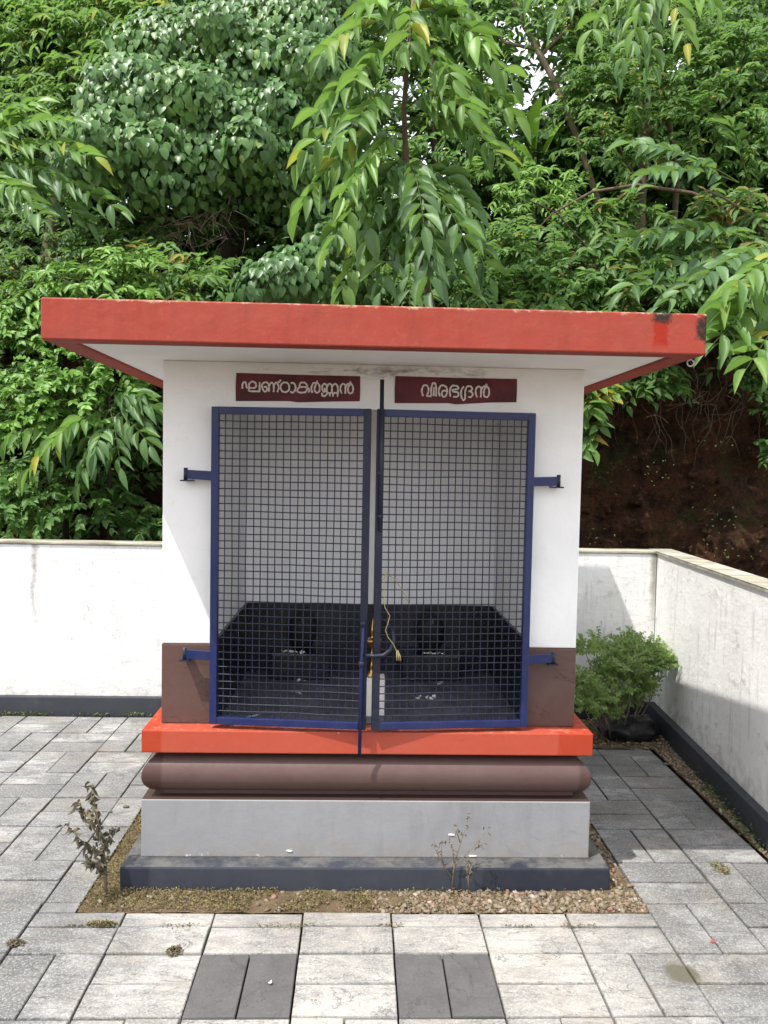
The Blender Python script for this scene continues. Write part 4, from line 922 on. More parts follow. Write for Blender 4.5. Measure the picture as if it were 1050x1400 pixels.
# ------------------------------------------------------------------ vegetation behind the wall
def ell(px, py, rx, ry, Y, ry_depth=None):
    c = at(px, py, Y); k = Y/FPX
    return np.array(c), np.array([rx*k, (ry_depth if ry_depth else .6*(rx+ry)/2*k), ry*k])
def shell_points(c, r, n, front=.8, up=.35):
    d = rng.normal(0, 1, (n*3, 3)); d = unit(d)
    w_ = .35+front*(-d[:, 1])+up*d[:, 2]; d = d[rng.random(n*3) < np.clip(w_, .06, 1)][:n]
    ns = np.array([mnoise.noise(Vector(v)*2.1+Vector(c)) for v in d]); rad = (1+.28*ns-.45*rng.random(len(d))**2.5)[:, None]
    return c+d*r*rad, unit(d/r)
def drape(lv, blob, n, L, tint=.45, var=.2):
    """hanging heart leaves shingled over a hump, tips down, faces outward"""
    c, r = blob; P, nn = shell_points(c, r, n); m_ = len(P)
    N = nn*1.0+np.array([-.15, -.45, .35])+rng.normal(0, .25, (m_, 3)); N = unit(N)
    D = np.array([0, 0, -1.0])+nn*np.array([.35, .35, 0])+rng.normal(0, .26, (m_, 3)); D = D-N*np.sum(D*N, 1, keepdims=True)
    k = rng.uniform(.65, 1.25, m_); cl = np.array([mnoise.noise(Vector(p)*1.7) for p in P])
    lv.add(P, D, N, L*k, L*.82*k, np.clip(tint+.35*cl+rng.normal(0, var, m_), 0, .999)); return P
def bushy(lv, blob, nspray, nleaf, length, L, W, tint=.45, droop=.45, twig=None, front=.8, up=.5):
    c, r = blob; P, nn = shell_points(c, r, nspray, front, up)
    cl = [mnoise.noise(Vector(p)*1.5) for p in P]
    for i, (p, q) in enumerate(zip(P, nn)):
        d_ = q+rng.normal(0, .35, 3)+np.array([0, -.1, .25])
        spray(lv, p-d_/np.linalg.norm(d_)*length*.6, d_, length*rng.uniform(.7, 1.3), nleaf, L, W, tint+.35*cl[i], droop, .9, twig if (twig is not None and i % 4 == 0) else None)
def trunk(root, pts, r0, r1, mat, limbs=(), name='trunk'):
    n = len(pts); mb = MB(); mb.tube(pts, [r0+(r1-r0)*i/(n-1) for i in range(n)], 9)
    for lb in limbs: mb.tube(lb, [r1*.8, r1*.55, r1*.3][:len(lb)] if len(lb) <= 3 else [r1*.8*(1-.7*i/(len(lb)-1)) for i in range(len(lb))], 6)
    return mb.build(name, mat, root)
def bezier(p0, p1, p2, n): return [p0*(1-t)**2+p1*2*t*(1-t)+p2*t*t for t in [k/(n-1) for k in range(n)]]
def hill_foot(px, Y):
    p = at(px, 640, Y); return Vector((p.x, p.y, .0 if Y < 6.3 else 1.6+(Y-6.3)*.35))

# a single leaf mesh for leaves built one by one
def leaf_mesh(name, prof, fold, droop, mats, asp):
    V0, F0 = tmpl(prof, fold, droop); out = {}
    for k in mats:
        V = V0.copy(); V[:, 1] *= asp; me = np_mesh(name, V, F0, np.zeros(len(V)), M[k], True); out[k] = me
    return out
PF_LANCE = [(0, .03), (.10, .22), (.28, .44), (.48, .50), (.68, .38), (.86, .17), (1.0, .01)]
LM1 = leaf_mesh('leaflet', PF_LANCE, .35, .16, ('o_mid', 'o_blue', 'o_lime'), .30)
LM2 = leaf_mesh('leaflet', PF_LANCE, .22, .34, ('o_mid', 'o_blue', 'o_lime'), .35)
LM3 = leaf_mesh('leaflet', PF_LANCE, .55, .05, ('o_mid', 'o_blue', 'o_lime'), .27)
LMH = leaf_mesh('leaf', [(-.10, .16), (.0, .36), (.14, .47), (.36, .50), (.62, .39), (.84, .18), (1.0, .01)], .25, .20, ('o_heart',), .84)
def place_leaf(name, me, parent, P, D, N, L, wmul=1.0):
    D = Vector(D).normalized(); S = D.cross(Vector(N)); S = S.normalized() if S.length > 1e-5 else D.orthogonal().normalized(); N = S.cross(D)
    o = bpy.data.objects.new(name, me); COL.objects.link(o); o.parent = parent
    p = Vector(P)-wloc(parent); L2 = L*wmul
    o.matrix_basis = Matrix(((D.x*L, S.x*L2, N.x*L, p.x), (D.y*L, S.y*L2, N.y*L, p.y), (D.z*L, S.z*L2, N.z*L, p.z), (0, 0, 0, 1)))
    return o
def frond(root, p0, p1, npair, L, mk, lift=.25, droop=.55, rr=.005, cpt=None):
    """pinnate leaf: arching midrib, paired leaflets hanging off it"""
    span = (p1-p0).length; c = cpt if cpt is not None else p0.lerp(p1, .5)+Vector((0, 0, lift*span))
    pts = bezier(p0, c, p1, 14); f_ = MB(); f_.tube(pts, [rr*(1-.75*i/13) for i in range(14)], 5, False)
    fo = f_.build('frond', M['rachis'], root); base = wloc(root); fo.location = (0, 0, 0)
    for k in range(npair+1):
        t = .22+.78*k/npair; i = min(12, int(t*13)); fr = t*13-i; p = pts[i].lerp(pts[min(13, i+1)], fr); tan = (pts[min(13, i+1)]-pts[i]).normalized()
        nf = Vector((-.25, -.62, .74)); sd = tan.cross(nf); sd = sd.normalized() if sd.length > 1e-4 else Vector((1, 0, 0))
        for sg_ in ((-1, 1) if k < npair else (0,)):
            D = tan*random.uniform(.6, 1.1)+sd*sg_*random.uniform(.5, .95)+Vector((0, 0, -droop*random.uniform(.1, 1.1)))+Vector((random.gauss(0, .12), random.gauss(0, .12), random.gauss(0, .1)))
            N = nf+sd*sg_*.25+Vector((random.gauss(0, .25), random.gauss(0, .22), random.gauss(0, .2)))
            lk = L*random.uniform(.75, 1.12)*(1-.25*abs(t-.6))
            place_leaf('leaflet', random.choice((LM1, LM2, LM3))[mk], fo, p, D, N, lk, random.uniform(.85, 1.15))
    return fo

# --- distant wood on the slope: one mass of foliage
fw_ = Leaves()
for k in range(560):
    Yk = rng.uniform(8.6, 12.0); px = rng.uniform(-160, 1210); py = rng.uniform(-130, 430)
    if abs(px-726) < 60 and 8 < py < 140: continue
    if px < 28 and (110 < py < 230 or 310 < py < 410): continue
    c = np.array(at(px, py, Yk)); r_ = np.array([.70, .55, .50])*rng.uniform(.6, 1.1)
    bushy(fw_, (c, r_), 24, 9, .30, .165, .09, .10+.45*rng.random(), .5, None)
for px in range(770, 1100, 38):
    for py in range(120, 330, 42):
        if px < 830 and py < 190: continue
        c = np.array(at(px+rng.normal(0, 12), py+rng.normal(0, 12), rng.uniform(8.4, 9.4))); bushy(fw_, (c, np.array([.40, .35, .38])), 20, 9, .28, .15, .085, .2+.4*rng.random(), .5, None)
for (px, py) in ((250, 295), (290, 280), (330, 300), (230, 330), (270, 340), (120, 210), (160, 330), (90, 260), (200, 340), (430, 330), (480, 260), (330, 350), (20, 60), (60, 20)):
    c = np.array(at(px, py, 8.8)); bushy(fw_, (c, np.array([.5, .4, .4])), 26, 9, .28, .15, .085, .2+.3*rng.random(), .5, None)
tag(fw_.obj('distant_wood', T_LITTLE, M['l_dark']), 'shadowy mass of far trees seen through gaps in the greenery', 'trees')
# undergrowth clothing the slope above the cut and, left of the shrine, the cut itself
ug = Leaves(); HV = np.array(vs_hill).reshape(NU+1, NV+1, 3)
for k in range(3400):
    i = rng.integers(20, NU-20); j = rng.integers(int(NV*.56), NV-28) if rng.random() < .62 else rng.integers(int(NV*.1), int(NV*.6))
    p = HV[i, j]
    if p[0] > .9 and j < NV*.60: continue
    d_ = np.array([rng.normal(0, .5), -.7+rng.normal(0, .3), .75+rng.normal(0, .3)])
    spray(ug, p+rng.normal(0, .05, 3), d_, rng.uniform(.25, .5), 14, .10, .045, .2+.35*rng.random()+.3*mnoise.noise(Vector(p)*.9), .5)
tag(ug.obj('undergrowth', T_LITTLE, M['l_mid']), 'tangled green undergrowth clothing the slope behind the walls', 'undergrowth')

# --- vine draped tree
vt = empty('vine_draped_tree', hill_foot(300, 7.9), 'tall tree smothered in a hanging curtain of heart-shaped leaves', 'tree')
V_B = [(180, 130, 60, 45, 6.95), (120, 250, 45, 40, 6.8), (270, 150, 55, 45, 6.85), (345, 220, 50, 45, 6.8), (300, 60, 60, 40, 7.1), (420, 110, 55, 50, 7.05), (380, 170, 50, 45, 6.95), (450, 235, 45, 50, 7.0), (210, 220, 50, 40, 6.7), (205, 175, 105, 85, 6.9), (150, 215, 60, 60, 6.75), (290, 215, 95, 80, 6.95), (330, 130, 95, 85, 7.2), (400, 70, 100, 75, 7.4), (430, 170, 75, 100, 7.3), (250, 90, 110, 65, 7.3), (390, 250, 65, 70, 7.2), (230, 265, 60, 45, 6.85), (470, 20, 110, 60, 7.7), (330, 20, 110, 60, 7.7), (460, 300, 45, 60, 7.15), (620, 20, 60, 50, 8.2)]
lv = Leaves(); fr_pts = []
for (px, py, rx, ry, Yc) in V_B: drape(lv, ell(px, py, rx, ry, Yc, .45), int(rx*ry*.150), .067, .46)
# the leaves that show largest are built one by one
P, D, N, L, W, T = lv.cat(); score = -P[:, 1]+.9*L/.1+rng.random(len(P))*.5; order = np.argsort(-score); pick = order[:285]; rest = order[285:]
for i in pick: place_leaf('leaf', LMH['o_heart'], vt, P[i]+np.array([0, -.03, 0]), D[i], N[i], L[i]*1.08, 1.0)
lv2 = Leaves(); lv2.add(P[rest], D[rest], N[rest], L[rest], W[rest], T[rest]); lv2.obj('crown', T_HEART, M['l_heart'], vt)
hf = vt.location
trunk(vt, [hf, at(320, 330, 7.9), at(340, 200, 7.8), at(360, 60, 7.9), at(380, -60, 8.0)], .14, .06, M['bark_dark'],
      [[at(335, 220, 7.8), at(270, 170, 7.4), at(210, 150, 7.1)], [at(345, 180, 7.8), at(400, 150, 7.5), at(440, 140, 7.4)], [at(430, -30, 7.3), at(455, 25, 7.25), at(475, 70, 7.2)], [at(330, 240, 7.8), at(290, 230, 7.3), at(240, 250, 7.0)]])
# hanging vine stem
mb = MB(); mb.tube([at(318, 150, 6.6), at(335, 175, 6.6), at(362, 200, 6.6), at(378, 235, 6.65), at(400, 300, 6.7)], .006, 5); mb.build('vine_stem', M['rachis'], vt)

# --- tall light tree over the top left
def leafy_tree(name, label, foot, blobs, mat, L, W, length, nleaf, tint, tr_pts, r0, r1, dens=.0042, tm_=T_LANCE, limbs=(), bk='bark_dark', cat='tree', droop=.45, group=None, front=.8):
    root = empty(name, foot, label, cat, group); lv = Leaves(); tw = MB()
    for bl in blobs:
        px, py, rx, ry, Yc = bl[:5]; tn = bl[5] if len(bl) > 5 else tint
        bushy(lv, ell(px, py, rx, ry, Yc), max(6, int(rx*ry*dens)), nleaf, length, L, W, tn, droop, tw, front)
    lv.obj('crown', tm_, M[mat], root)
    mb = MB(); n = len(tr_pts); mb.tube(tr_pts, [r0+(r1-r0)*i/(n-1) for i in range(n)], 8)
    for lb in limbs: mb.tube(lb, [r1*.8*(1-.7*i/(len(lb)-1)) for i in range(len(lb))], 6)
    mb.build('trunk', M[bk], root)
    if tw.v: tw.build('twigs', M[bk], root)['kind'] = 'stuff'
    return root
leafy_tree('slender_leaf_tree', 'airy tree of narrow fresh green leaves beside the heart-leaved curtain', hill_foot(60, 8.4),
    [(60, 60, 80, 60, 7.9), (150, 40, 80, 55, 7.7), (220, 10, 70, 45, 7.6, .6), (110, 110, 70, 45, 7.6), (30, 140, 45, 40, 7.6), (190, 70, 50, 35, 7.3, .6), (60, 0, 90, 50, 8.2), (100, 160, 60, 40, 7.5, .3), (70, 230, 50, 40, 7.7, .25)],
    'l_mid', .115, .036, .38, 15, .5, [hill_foot(60, 8.4), at(70, 330, 8.3), at(90, 180, 8.2), at(110, 60, 8.1), at(120, -60, 8.1)], .09, .03, .0125,
    limbs=[[at(90, 180, 8.2), at(140, 110, 8.0), at(200, 50, 7.8)], [at(80, 240, 8.2), at(40, 160, 8.0), at(20, 90, 7.9)]], bk='bark')
leafy_tree('dim_thicket', 'dim twiggy thicket low at the edge between the feathery fronds and the bright bush', hill_foot(40, 7.0),
    [(40, 330, 70, 50, 6.8), (110, 330, 60, 40, 6.9), (180, 330, 60, 40, 6.9), (0, 390, 60, 40, 6.7), (320, 320, 60, 50, 7.1), (250, 330, 60, 40, 7.1), (90, 280, 50, 40, 7.2)], 'l_dark', .07, .032, .30, 10, .25, [hill_foot(40, 7.0), at(45, 480, 7.0), at(60, 350, 6.95)], .03, .012, .0090, cat='thicket')
# --- fronds from the left edge
pf = empty('feathery_shrub', hill_foot(-60, 6.6), 'shrub with long feathered fronds reaching in below the airy narrow-leaved tree', 'shrub')
st = at(-45, 215, 6.3); trunk(pf, [pf.location, at(-50, 420, 6.5), at(-48, 300, 6.4), st], .035, .015, M['bark'])
for (a, c_, e, g_, Ye, mk) in ((-40, 200, 95, 165, 6.0, 'o_mid'), (-40, 210, 130, 215, 5.9, 'o_mid'), (-40, 220, 165, 290, 5.9, 'o_blue'), (-45, 230, 120, 305, 6.2, 'o_blue'), (-45, 235, 60, 300, 5.8, 'o_blue'), (-40, 200, 50, 140, 6.2, 'o_lime'), (-50, 260, 30, 260, 5.9, 'o_mid')):
    frond(pf, at(a, c_, 6.3), at(e, g_, Ye), 12, .20, mk, .14, .22)
# --- bushes just over the roof on the left, centre
leafy_tree('low_bush', 'bright green bush with pointed leaves showing over the roof towards its unstained end', hill_foot(130, 6.1),
    [(110, 395, 60, 40, 5.9, .55), (170, 375, 60, 45, 6.0, .6), (60, 400, 50, 35, 6.2, .3), (20, 420, 50, 40, 6.3, .3), (150, 420, 90, 40, 5.9)], 'l_lime', .085, .036, .26, 12, .35, [hill_foot(130, 6.1), at(135, 560, 6.1), at(140, 420, 6.1)], .03, .012, .0095, cat='bush')
leafy_tree('low_bush', 'mid green bush below the dark twig tangle, showing over the roof', hill_foot(255, 6.4),
    [(250, 385, 65, 40, 6.2), (310, 400, 50, 35, 6.2), (210, 360, 50, 30, 6.5, .55), (300, 360, 40, 25, 6.5, .3)], 'l_mid', .095, .036, .28, 12, .5, [hill_foot(255, 6.4), at(258, 560, 6.4), at(260, 420, 6.3)], .03, .012, .0095, cat='bush')
hv = empty('heart_leaf_bush', hill_foot(405, 6.3), 'low mound of dark heart-shaped leaves between the mid green bush and the sapling', 'bush'); lv = Leaves()
for bl in ((400, 390, 65, 50, 6.0), (450, 350, 45, 40, 6.3), (360, 400, 40, 35, 6.0), (480, 395, 40, 40, 6.2)): drape(lv, ell(*bl, .35), int(bl[2]*bl[3]*.14), .072, .30)
lv.obj('crown', T_HEART, M['l_heart'], hv); trunk(hv, [hv.location, at(405, 540, 6.3), at(405, 420, 6.25)], .03, .012, M['bark_dark'])
# dark tangle of dead twigs
tg = empty('twig_tangle', hill_foot(270, 7.0), 'dark tangle of dead brown twigs hanging in the vine curtain', 'twigs'); mb = MB()
for k in range(110):
    p = at(random.gauss(262, 38), random.gauss(305, 18), 6.75+random.uniform(-.1, .3)); d_ = Vector((random.gauss(0, 1), random.gauss(0, .5), random.gauss(-.3, .8))).normalized()*random.uniform(.08, .28)
    mb.tube([p, p+d_*.5+Vector((random.gauss(0, .03), 0, random.gauss(0, .03))), p+d_], [.003, .0024, .0012], 4, False)
mb.build('twig', M['twig'], tg)['kind'] = 'stuff'
mb = MB(); mb.tube([tg.location, at(268, 420, 7.0), at(262, 310, 6.9)], [.03, .02, .01], 6); mb.build('stem', M['bark_dark'], tg)

leafy_tree('backdrop_tree', 'soft green tree standing behind the feather-leaved sapling', hill_foot(600, 7.6),
    [(520, 120, 70, 60, 7.4), (620, 150, 70, 60, 7.3), (560, 230, 70, 55, 7.1), (650, 250, 60, 50, 7.0), (500, 300, 60, 50, 6.9), (600, 330, 70, 50, 6.8), (660, 60, 50, 45, 7.6), (540, 40, 60, 50, 7.7), (560, 390, 90, 40, 6.5), (680, 190, 40, 40, 7.3), (640, 390, 60, 40, 6.4)],
    'l_mid', .085, .038, .30, 12, .4, [hill_foot(600, 7.6), at(600, 420, 7.6), at(595, 250, 7.5), at(590, 80, 7.5)], .05, .02, .0090)
# --- the sapling with large feathered leaves behind the roof
sap = empty('feather_leaf_sapling', hill_foot(600, 5.75), 'young tree with big drooping feathered leaves rising behind the roof centre', 'tree')
trunk(sap, [sap.location, at(590, 420, 5.75), at(570, 320, 5.7), at(556, 230, 5.65), at(552, 150, 5.65), at(560, 50, 5.7), at(566, -10, 5.7)], .030, .012, M['bark'])
FR = [(558, 75, 480, 120, 5.2, .3, 'o_mid'), (558, 80, 620, 110, 5.2, .3, 'o_mid'), (554, 135, 470, 190, 5.1, .25, 'o_mid'), (554, 165, 690, 220, 5.3, .3, 'o_mid'), (556, 225, 580, 310, 5.0, .25, 'o_blue'), (556, 235, 450, 340, 5.3, .3, 'o_mid'), (558, 250, 640, 340, 5.1, .3, 'o_blue'), (561, 265, 590, 400, 5.05, .25, 'o_blue'), (562, 20, 600, -20, 5.3, .3, 'o_lime'), (560, 40, 660, 60, 5.2, .3, 'o_lime'), (560, 45, 440, 75, 5.4, .35, 'o_mid'), (561, 30, 500, 10, 5.3, .25, 'o_lime'), (562, 25, 640, 20, 5.5, .3, 'o_mid'), (560, 50, 700, 110, 5.5, .35, 'o_mid'), (557, 95, 425, 165, 5.4, .3, 'o_mid'), (556, 110, 705, 160, 5.5, .3, 'o_mid'), (554, 140, 405, 225, 5.3, .3, 'o_mid'), (554, 150, 640, 150, 5.1, .25, 'o_mid'),
      (553, 180, 410, 290, 5.4, .35, 'o_mid'), (553, 190, 470, 270, 5.1, .25, 'o_lime'), (554, 215, 500, 330, 5.3, .3, 'o_blue'), (556, 230, 650, 300, 5.4, .35, 'o_blue'), (557, 245, 600, 370, 5.2, .3, 'o_blue'), (559, 255, 670, 380, 5.4, .35, 'o_blue'), (560, 260, 520, 400, 5.3, .3, 'o_blue'), (562, 275, 560, 418, 5.2, .25, 'o_blue'), (565, 285, 640, 418, 5.2, .3, 'o_blue'), (563, 280, 462, 412, 5.4, .35, 'o_mid'), (562, 20, 560, 70, 5.15, .3, 'o_mid')]
for (a, c_, e, g_, Ye, lf, mk) in FR: frond(sap, at(a, c_, 5.68), at(e, g_, Ye), 9, .235, mk, lf, (.32 if g_ < 240 else .5), .006)

# --- right hand greenery
leafy_tree('small_leaf_tree', 'dense small-leaved tree filling the hillside beside the leaning trunk', hill_foot(880, 8.0),
    [(850, 130, 80, 70, 7.3), (930, 60, 90, 70, 7.5), (1010, 110, 80, 80, 7.3), (960, 170, 70, 60, 7.1), (830, 210, 60, 50, 7.1, .5), (1040, 30, 90, 70, 7.7), (800, 60, 50, 50, 7.6), (880, 20, 80, 50, 7.8), (780, 140, 40, 50, 7.5), (1040, 200, 50, 60, 7.1)],
    'l_mid', .075, .032, .30, 15, .42, [hill_foot(880, 8.0), at(870, 420, 7.6), at(874, 330, 7.5), at(880, 200, 7.6), at(890, 60, 7.7)], .07, .03, .0130, bk='bark',
    limbs=[[at(880, 200, 7.6), at(930, 130, 7.4), at(980, 80, 7.3)], [at(876, 260, 7.5), at(840, 190, 7.3), at(810, 150, 7.2)]])
leafy_tree('lime_shrub', 'yellow green sunlit shrub between the sapling and the arching branch', hill_foot(735, 7.2),
    [(735, 245, 55, 35, 6.9), (700, 275, 40, 35, 6.9), (775, 265, 40, 30, 6.9), (740, 290, 50, 35, 6.8, .25)], 'l_lime', .075, .026, .26, 14, .6, [hill_foot(735, 7.2), at(735, 480, 7.2), at(735, 300, 7.1)], .03, .012, .0105, cat='shrub')
leafy_tree('hill_shrub', 'mid green shrub under the arching branch, showing over the roof', hill_foot(740, 6.6),
    [(720, 340, 60, 40, 6.4), (700, 395, 60, 35, 6.2), (770, 375, 60, 45, 6.3), (790, 310, 45, 35, 6.6, .3), (690, 330, 40, 40, 6.6), (830, 400, 50, 35, 6.1, .35), (760, 420, 90, 30, 6.1)], 'l_mid', .088, .040, .28, 13, .42, [hill_foot(740, 6.6), at(742, 520, 6.6), at(745, 360, 6.5)], .03, .012, .0100, cat='shrub')
leafy_tree('hill_shrub', 'dark green shrub behind the stained end of the roof, right above the earth bank', hill_foot(960, 6.5),
    [(900, 400, 60, 45, 6.0), (960, 420, 60, 40, 5.85), (930, 340, 60, 40, 6.2), (1010, 400, 60, 55, 5.9), (860, 350, 50, 40, 6.4), (1040, 460, 40, 50, 5.9), (1000, 300, 70, 50, 6.4), (850, 290, 55, 30, 6.5), (1040, 350, 50, 50, 6.1)], 'l_dark', .125, .040, .32, 13, .62, [hill_foot(960, 6.5), at(955, 520, 6.5), at(950, 360, 6.4)], .035, .014, .0085, cat='shrub')
# fronds: mid right, lower right, near right, hanging top right
rf = empty('feather_leaf_tree', hill_foot(1120, 6.4), 'tree with arching bare limb and long feathered leaves over the earth bank', 'tree')
arch = [at(715, 335, 6.7), at(755, 292, 6.6), at(810, 262, 6.5), at(870, 253, 6.45), at(945, 264, 6.4), at(1010, 290, 6.35), at(1060, 335, 6.35), at(1110, 420, 6.4)]
trunk(rf, [rf.location, at(1125, 560, 6.4), at(1110, 420, 6.4), at(1115, 200, 6.4), at(1105, 60, 6.4), at(1090, -20, 6.4)], .07, .035, M['bark'])
mb = MB(); mb.tube(list(reversed(arch)), [.022, .020, .018, .016, .014, .012, .009, .005], 8); mb.tube([at(1060, 335, 6.35), at(1020, 290, 6.2), at(985, 268, 6.1), at(960, 258, 6.0)], [.012, .010, .008, .005], 6); mb.build('limb', M['bark'], rf)
for (a, c_, e, g_, Ye, mk, L_) in ((1010, 250, 860, 195, 6.0, 'o_blue', .20), (1010, 250, 880, 240, 5.8, 'o_blue', .20), (1020, 240, 1000, 170, 5.9, 'o_blue', .18), (1060, 330, 860, 330, 5.8, 'o_blue', .22), (1060, 340, 850, 400, 5.7, 'o_blue', .22), (1070, 350, 900, 420, 5.5, 'o_blue', .22), (1080, 340, 960, 380, 5.4, 'o_blue', .22),
    (1110, 360, 985, 425, 4.9, 'o_mid', .24), (1115, 380, 975, 470, 4.8, 'o_mid', .25), (1120, 400, 1020, 505, 4.7, 'o_mid', .25), (1120, 330, 1000, 395, 4.8, 'o_mid', .22), (1125, 420, 1060, 500, 4.8, 'o_mid', .22)):
    frond(rf, at(a, c_, (6.2 if Ye > 5.2 else 5.4)), at(e, g_, Ye), 10, L_, mk, .12, .26, .006)
hg = empty('overhanging_tree', hill_foot(900, 7.7), 'slim tree with hanging dark glossy leaves above the small-leaved tree', 'tree')
trunk(hg, [hg.location, at(915, 420, 7.7), at(925, 250, 7.7), at(905, 80, 7.4), at(888, -60, 6.8)], .035, .018, M['bark'])
for (a, c_, e, g_, Ye, mk) in ((880, -60, 760, 25, 6.3, 'o_blue'), (885, -50, 800, 60, 6.2, 'o_mid'), (890, -50, 845, 105, 6.2, 'o_blue'), (890, -45, 890, 115, 6.3, 'o_blue'), (895, -50, 940, 60, 6.3, 'o_mid'), (885, -60, 730, -5, 6.4, 'o_mid'), (895, -60, 980, 10, 6.4, 'o_lime'), (892, -50, 865, 60, 6.0, 'o_mid')):
    frond(hg, at(a, c_, 6.7), at(e, g_, Ye), 7, .22, mk, .15, .85, .005)
# leaning bare trunk, broad-leaved plant, pole far behind
lt = empty('leaning_tree', at(860, 330, 7.6), 'thin bare trunk leaning across the gap of bright sky', 'tree')
lt.location = hill_foot(860, 7.6)
trunk(lt, [lt.location, at(835, 330, 7.6), at(795, 205, 7.5), at(760, 115, 7.4), at(722, 45, 7.4), at(690, -15, 7.5), at(670, -60, 7.5)], .032, .022, M['twig'], [[at(740, 75, 7.4), at(790, 25, 7.4), at(840, -20, 7.4)], [at(735, 68, 7.4), at(690, 58, 7.4), at(650, 20, 7.4)]])
lv = Leaves()
for bl in ((700, 10, 40, 30, 7.4), (650, 0, 40, 35, 7.5), (760, 5, 40, 25, 7.4), (800, 20, 30, 20, 7.4)): bushy(lv, ell(*bl), 14, 11, .28, .09, .04, .5, .5)
lv.obj('crown', T_LANCE, M['l_mid'], lt)
bl_ = empty('broad_leaf_plant', hill_foot(725, 8.4), 'plant with broad upright bright leaves below the gap of sky', 'plant')
BM_ = leaf_mesh('leaf', [(-.06, .12), (.05, .36), (.25, .5), (.5, .5), (.75, .36), (.92, .15), (1, .01)], .25, .15, ('l_big',), .62)['l_big']
for (a, c_, e, g_, L_) in ((732, 200, 733, 150, .46), (715, 225, 700, 190, .36), (748, 205, 760, 175, .34), (705, 235, 692, 222, .34)):
    p0, p1 = at(a, c_, 8.3), at(e, g_, 8.1); place_leaf('leaf', BM_, bl_, p0, p1-p0, Vector((-.5, -.8, .9)), L_)
mb = MB(); mb.tube([bl_.location, at(728, 300, 8.4), at(732, 215, 8.35)], [.04, .03, .015], 7); mb.build('stalk', M['rachis'], bl_)
pb = at(740, 640, 14.0); pl_ = MB(); pl_.tube([Vector((pb.x, 14.0, 2.5)), at(741, 150, 14.0), at(737, -80, 14.0)], [.06, .055, .05], 10)
tag(pl_.build('utility_pole', M['pole']), 'pale grey pole standing against the gap of bright sky', 'pole')
# dark arching twig over the shrub
mb = MB(); mb.tube([at(690, 285, 6.4), at(725, 275, 6.35), at(760, 290, 6.3), at(800, 335, 6.25), at(830, 385, 6.2), at(842, 430, 6.2)], [.003, .005, .006, .007, .008, .009], 6)
tag(mb.build('arching_twig', M['bark_dark']), 'thin dark twig arching down in front of the mid green shrub', 'twig')

# --- greenery between the left wall and the roof
leafy_tree('creeper_shrub', 'sunlit shrub covered with small bright creeper leaves below the overhanging eave', hill_foot(90, 5.75),
    [(110, 500, 75, 35, 5.7), (60, 540, 60, 45, 5.6), (150, 520, 60, 35, 5.75), (20, 490, 45, 50, 5.9, .3), (40, 590, 50, 45, 5.6, .4), (100, 560, 60, 40, 5.6), (10, 560, 40, 60, 5.7)], 'l_lime', .050, .034, .22, 14, .35, [hill_foot(90, 5.75), at(90, 660, 5.75), at(92, 540, 5.75)], .03, .012, .0135, tm_=T_HEART, cat='shrub')
ls = empty('pointed_leaf_shrub', hill_foot(150, 5.7), 'shrub with hanging pointed leaves between the shrine wall and the creeper', 'shrub')
trunk(ls, [ls.location, at(150, 690, 5.7), at(148, 600, 5.65), at(150, 540, 5.65)], .022, .010, M['bark_dark'])
for (a, c_, e, g_, Ye, mk) in ((150, 560, 40, 640, 5.3, 'o_mid'), (150, 565, 75, 600, 5.25, 'o_mid'), (150, 560, 110, 660, 5.3, 'o_blue'), (150, 555, 215, 560, 5.4, 'o_blue'), (150, 560, 205, 610, 5.35, 'o_blue'), (150, 560, 165, 640, 5.3, 'o_blue'), (150, 550, 190, 540, 5.5, 'o_blue'), (148, 575, 10, 600, 5.4, 'o_mid'), (148, 580, 130, 620, 5.2, 'o_blue'), (148, 585, 20, 680, 5.4, 'o_blue')):
    frond(ls, at(a, c_, 5.62), at(e, g_, Ye), 6, .19, mk, .18, .8, .004)
leafy_tree('undergrowth_bush', 'dark low undergrowth bush right behind the left stretch of whitewashed wall', hill_foot(60, 5.5),
    [(30, 700, 60, 45, 5.4), (100, 700, 60, 40, 5.45), (160, 690, 40, 35, 5.7, .15), (60, 655, 70, 35, 5.6, .3), (-30, 680, 50, 60, 5.5), (190, 720, 40, 25, 5.5, .1)], 'l_mid', .055, .034, .20, 12, .35, [hill_foot(60, 5.5), at(60, 720, 5.5), at(60, 680, 5.5)], .02, .010, .0125, tm_=T_HEART, cat='bush')
leafy_tree('shade_bush', 'shaded dark bush filling the slope behind the shrine wall', hill_foot(180, 6.2),
    [(190, 600, 70, 80, 6.1), (120, 640, 80, 60, 6.1), (30, 620, 90, 80, 6.3), (200, 690, 60, 50, 6.0), (40, 460, 80, 60, 6.5), (150, 470, 80, 40, 6.4), (250, 470, 90, 60, 6.6)], 'l_dark', .085, .036, .28, 11, .35, [hill_foot(180, 6.2), at(180, 640, 6.2), at(180, 560, 6.2)], .03, .012, .0060, cat='bush')
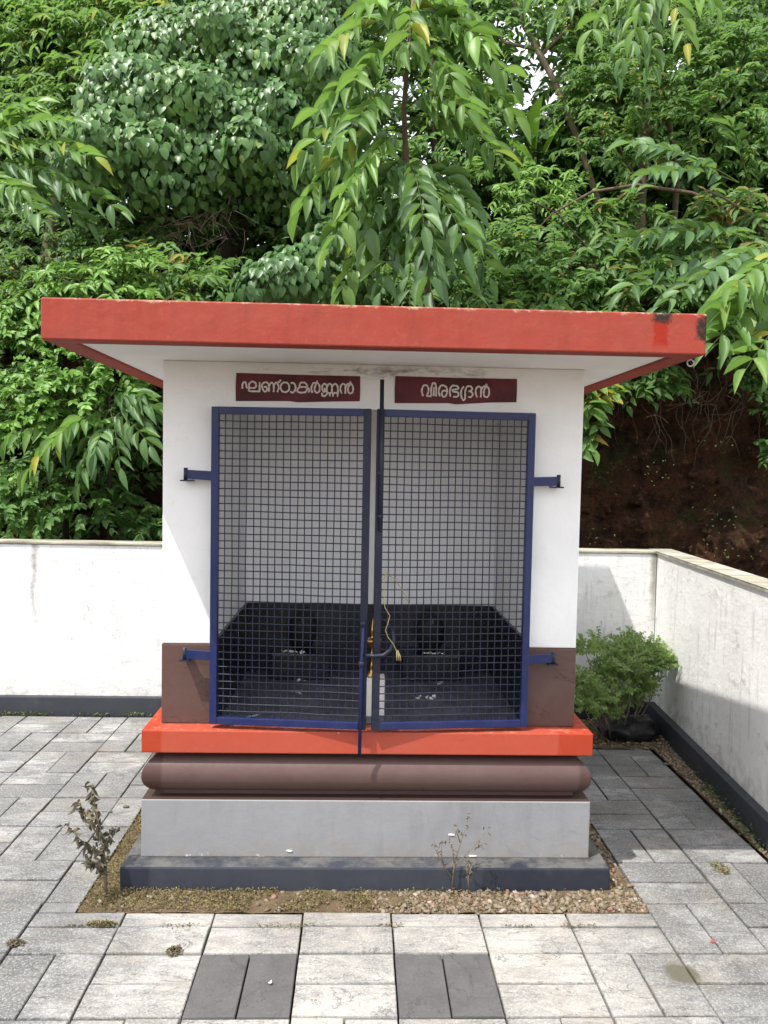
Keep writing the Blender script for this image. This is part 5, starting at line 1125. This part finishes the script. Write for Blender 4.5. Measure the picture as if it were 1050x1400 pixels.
# --- plants on the bank, right
leafy_tree('bank_creeper', 'small round-leaved creeper clump hanging under the stained roof corner', at(895, 500, 6.05),
    [(885, 515, 30, 18, 5.95), (915, 520, 25, 18, 5.95), (900, 505, 40, 14, 6.0), (850, 520, 20, 10, 6.0)], 'l_mid', .085, .042, .15, 8, .35, [at(895, 480, 6.15), at(895, 500, 6.05), at(897, 530, 5.95)], .008, .004, .022, cat='plant')
leafy_tree('bank_creeper', 'broad-leaved creeper sprig close against the shrine side wall on the bank', at(805, 530, 6.0),
    [(800, 555, 18, 25, 5.9), (812, 590, 14, 16, 5.9), (828, 530, 14, 10, 5.9, .8)], 'l_mid', .135, .070, .15, 6, .5, [at(800, 480, 6.15), at(803, 530, 6.0), at(806, 590, 5.95)], .008, .004, .022, cat='plant')
leafy_tree('bank_vine', 'dark vine curtain hanging down the earth bank below the near feathered leaves', at(1060, 470, 6.0),
    [(1048, 540, 25, 55, 5.9), (1060, 600, 25, 50, 5.9), (1035, 510, 25, 30, 5.95), (1090, 560, 30, 80, 5.9)], 'l_dark', .065, .036, .16, 10, .4, [at(1065, 440, 6.1), at(1058, 520, 6.0), at(1060, 620, 5.95)], .010, .005, .014, cat='vine')
rt_ = MB()
for k in range(30):
    a = random.uniform(800, 1050); c_ = random.uniform(485, 560); p = at(a, c_, 6.05); pts = [p]; x_ = random.gauss(0, .012); ph = random.uniform(0, 6); n_ = random.randint(6, 16)
    for q in range(n_): p = p+Vector((x_+.014*math.sin(q*.8+ph), random.gauss(0, .006), -random.uniform(.025, .045))); pts.append(p)
    rt_.tube(pts, [.0026*(1-.6*i/n_) for i in range(n_+1)], 4, False)
for k in range(14):
    p = at(random.gauss(965, 35), random.gauss(560, 18), 5.98); d_ = Vector((random.gauss(0, 1), random.gauss(0, .2), random.gauss(0, .6))).normalized()*random.uniform(.15, .4)
    rt_.tube(bezier(p, p+d_*.5+Vector((0, 0, random.uniform(-.12, .14))), p+d_, 9), [.0030*(1-.07*i) for i in range(9)], 4, False)
rr_ = empty('hanging_roots', at(960, 500, 6.1), 'thin bare roots and dead vines hanging down the earth bank', 'roots')
rt_.build('root', M['bark'], rr_)['kind'] = 'stuff'
cp, cs, ct = [], [], []; HVb = np.array(vs_hill).reshape(NU+1, NV+1, 3)
while len(cp) < 1500:
    i = int(rng.integers(int(NU*.5), NU-25)); j = int(rng.integers(int(NV*.10), int(NV*.60))); p = HVb[i, j]
    if p[0] < .8 or mnoise.noise(Vector(p)*2.3) < -.15: continue
    sz = .010+.045*rng.random()**3.5; cp.append((p[0]+rng.normal(0, .04), p[1]-sz*.2, p[2]+rng.normal(0, .02))); cs.append(sz); ct.append(rng.random())
clod = stones_mesh('bank_stones', cp, cs, ct, M['bank']); tag(mesh_obj('bank_stones', clod), 'brown clods and stones sticking out of the earth bank', 'stones', kind='stuff')
fb = Leaves(); n = 300
q = np.array([at(random.uniform(800, 1050), 600+180*random.random()**.8, 5.92+random.uniform(-.05, .15)) for _ in range(n)])
cl = np.array([mnoise.noise(Vector(p)*3.1) for p in q]); q = q[cl > .05]; n = len(q)
fb.add(q, np.stack([rng.normal(0, 1, n), -rng.random(n), rng.normal(-.2, .8, n)], 1), np.stack([rng.normal(0, .5, n), -np.ones(n)*.7, rng.random(n)], 1), rng.uniform(.010, .028, n), rng.uniform(.006, .014, n), rng.random(n)*.5)
tag(fb.obj('bank_seedlings', T_LITTLE, M['l_weed']), 'sparse tiny seedlings and ferns dotted over the dark earth bank', 'seedlings')
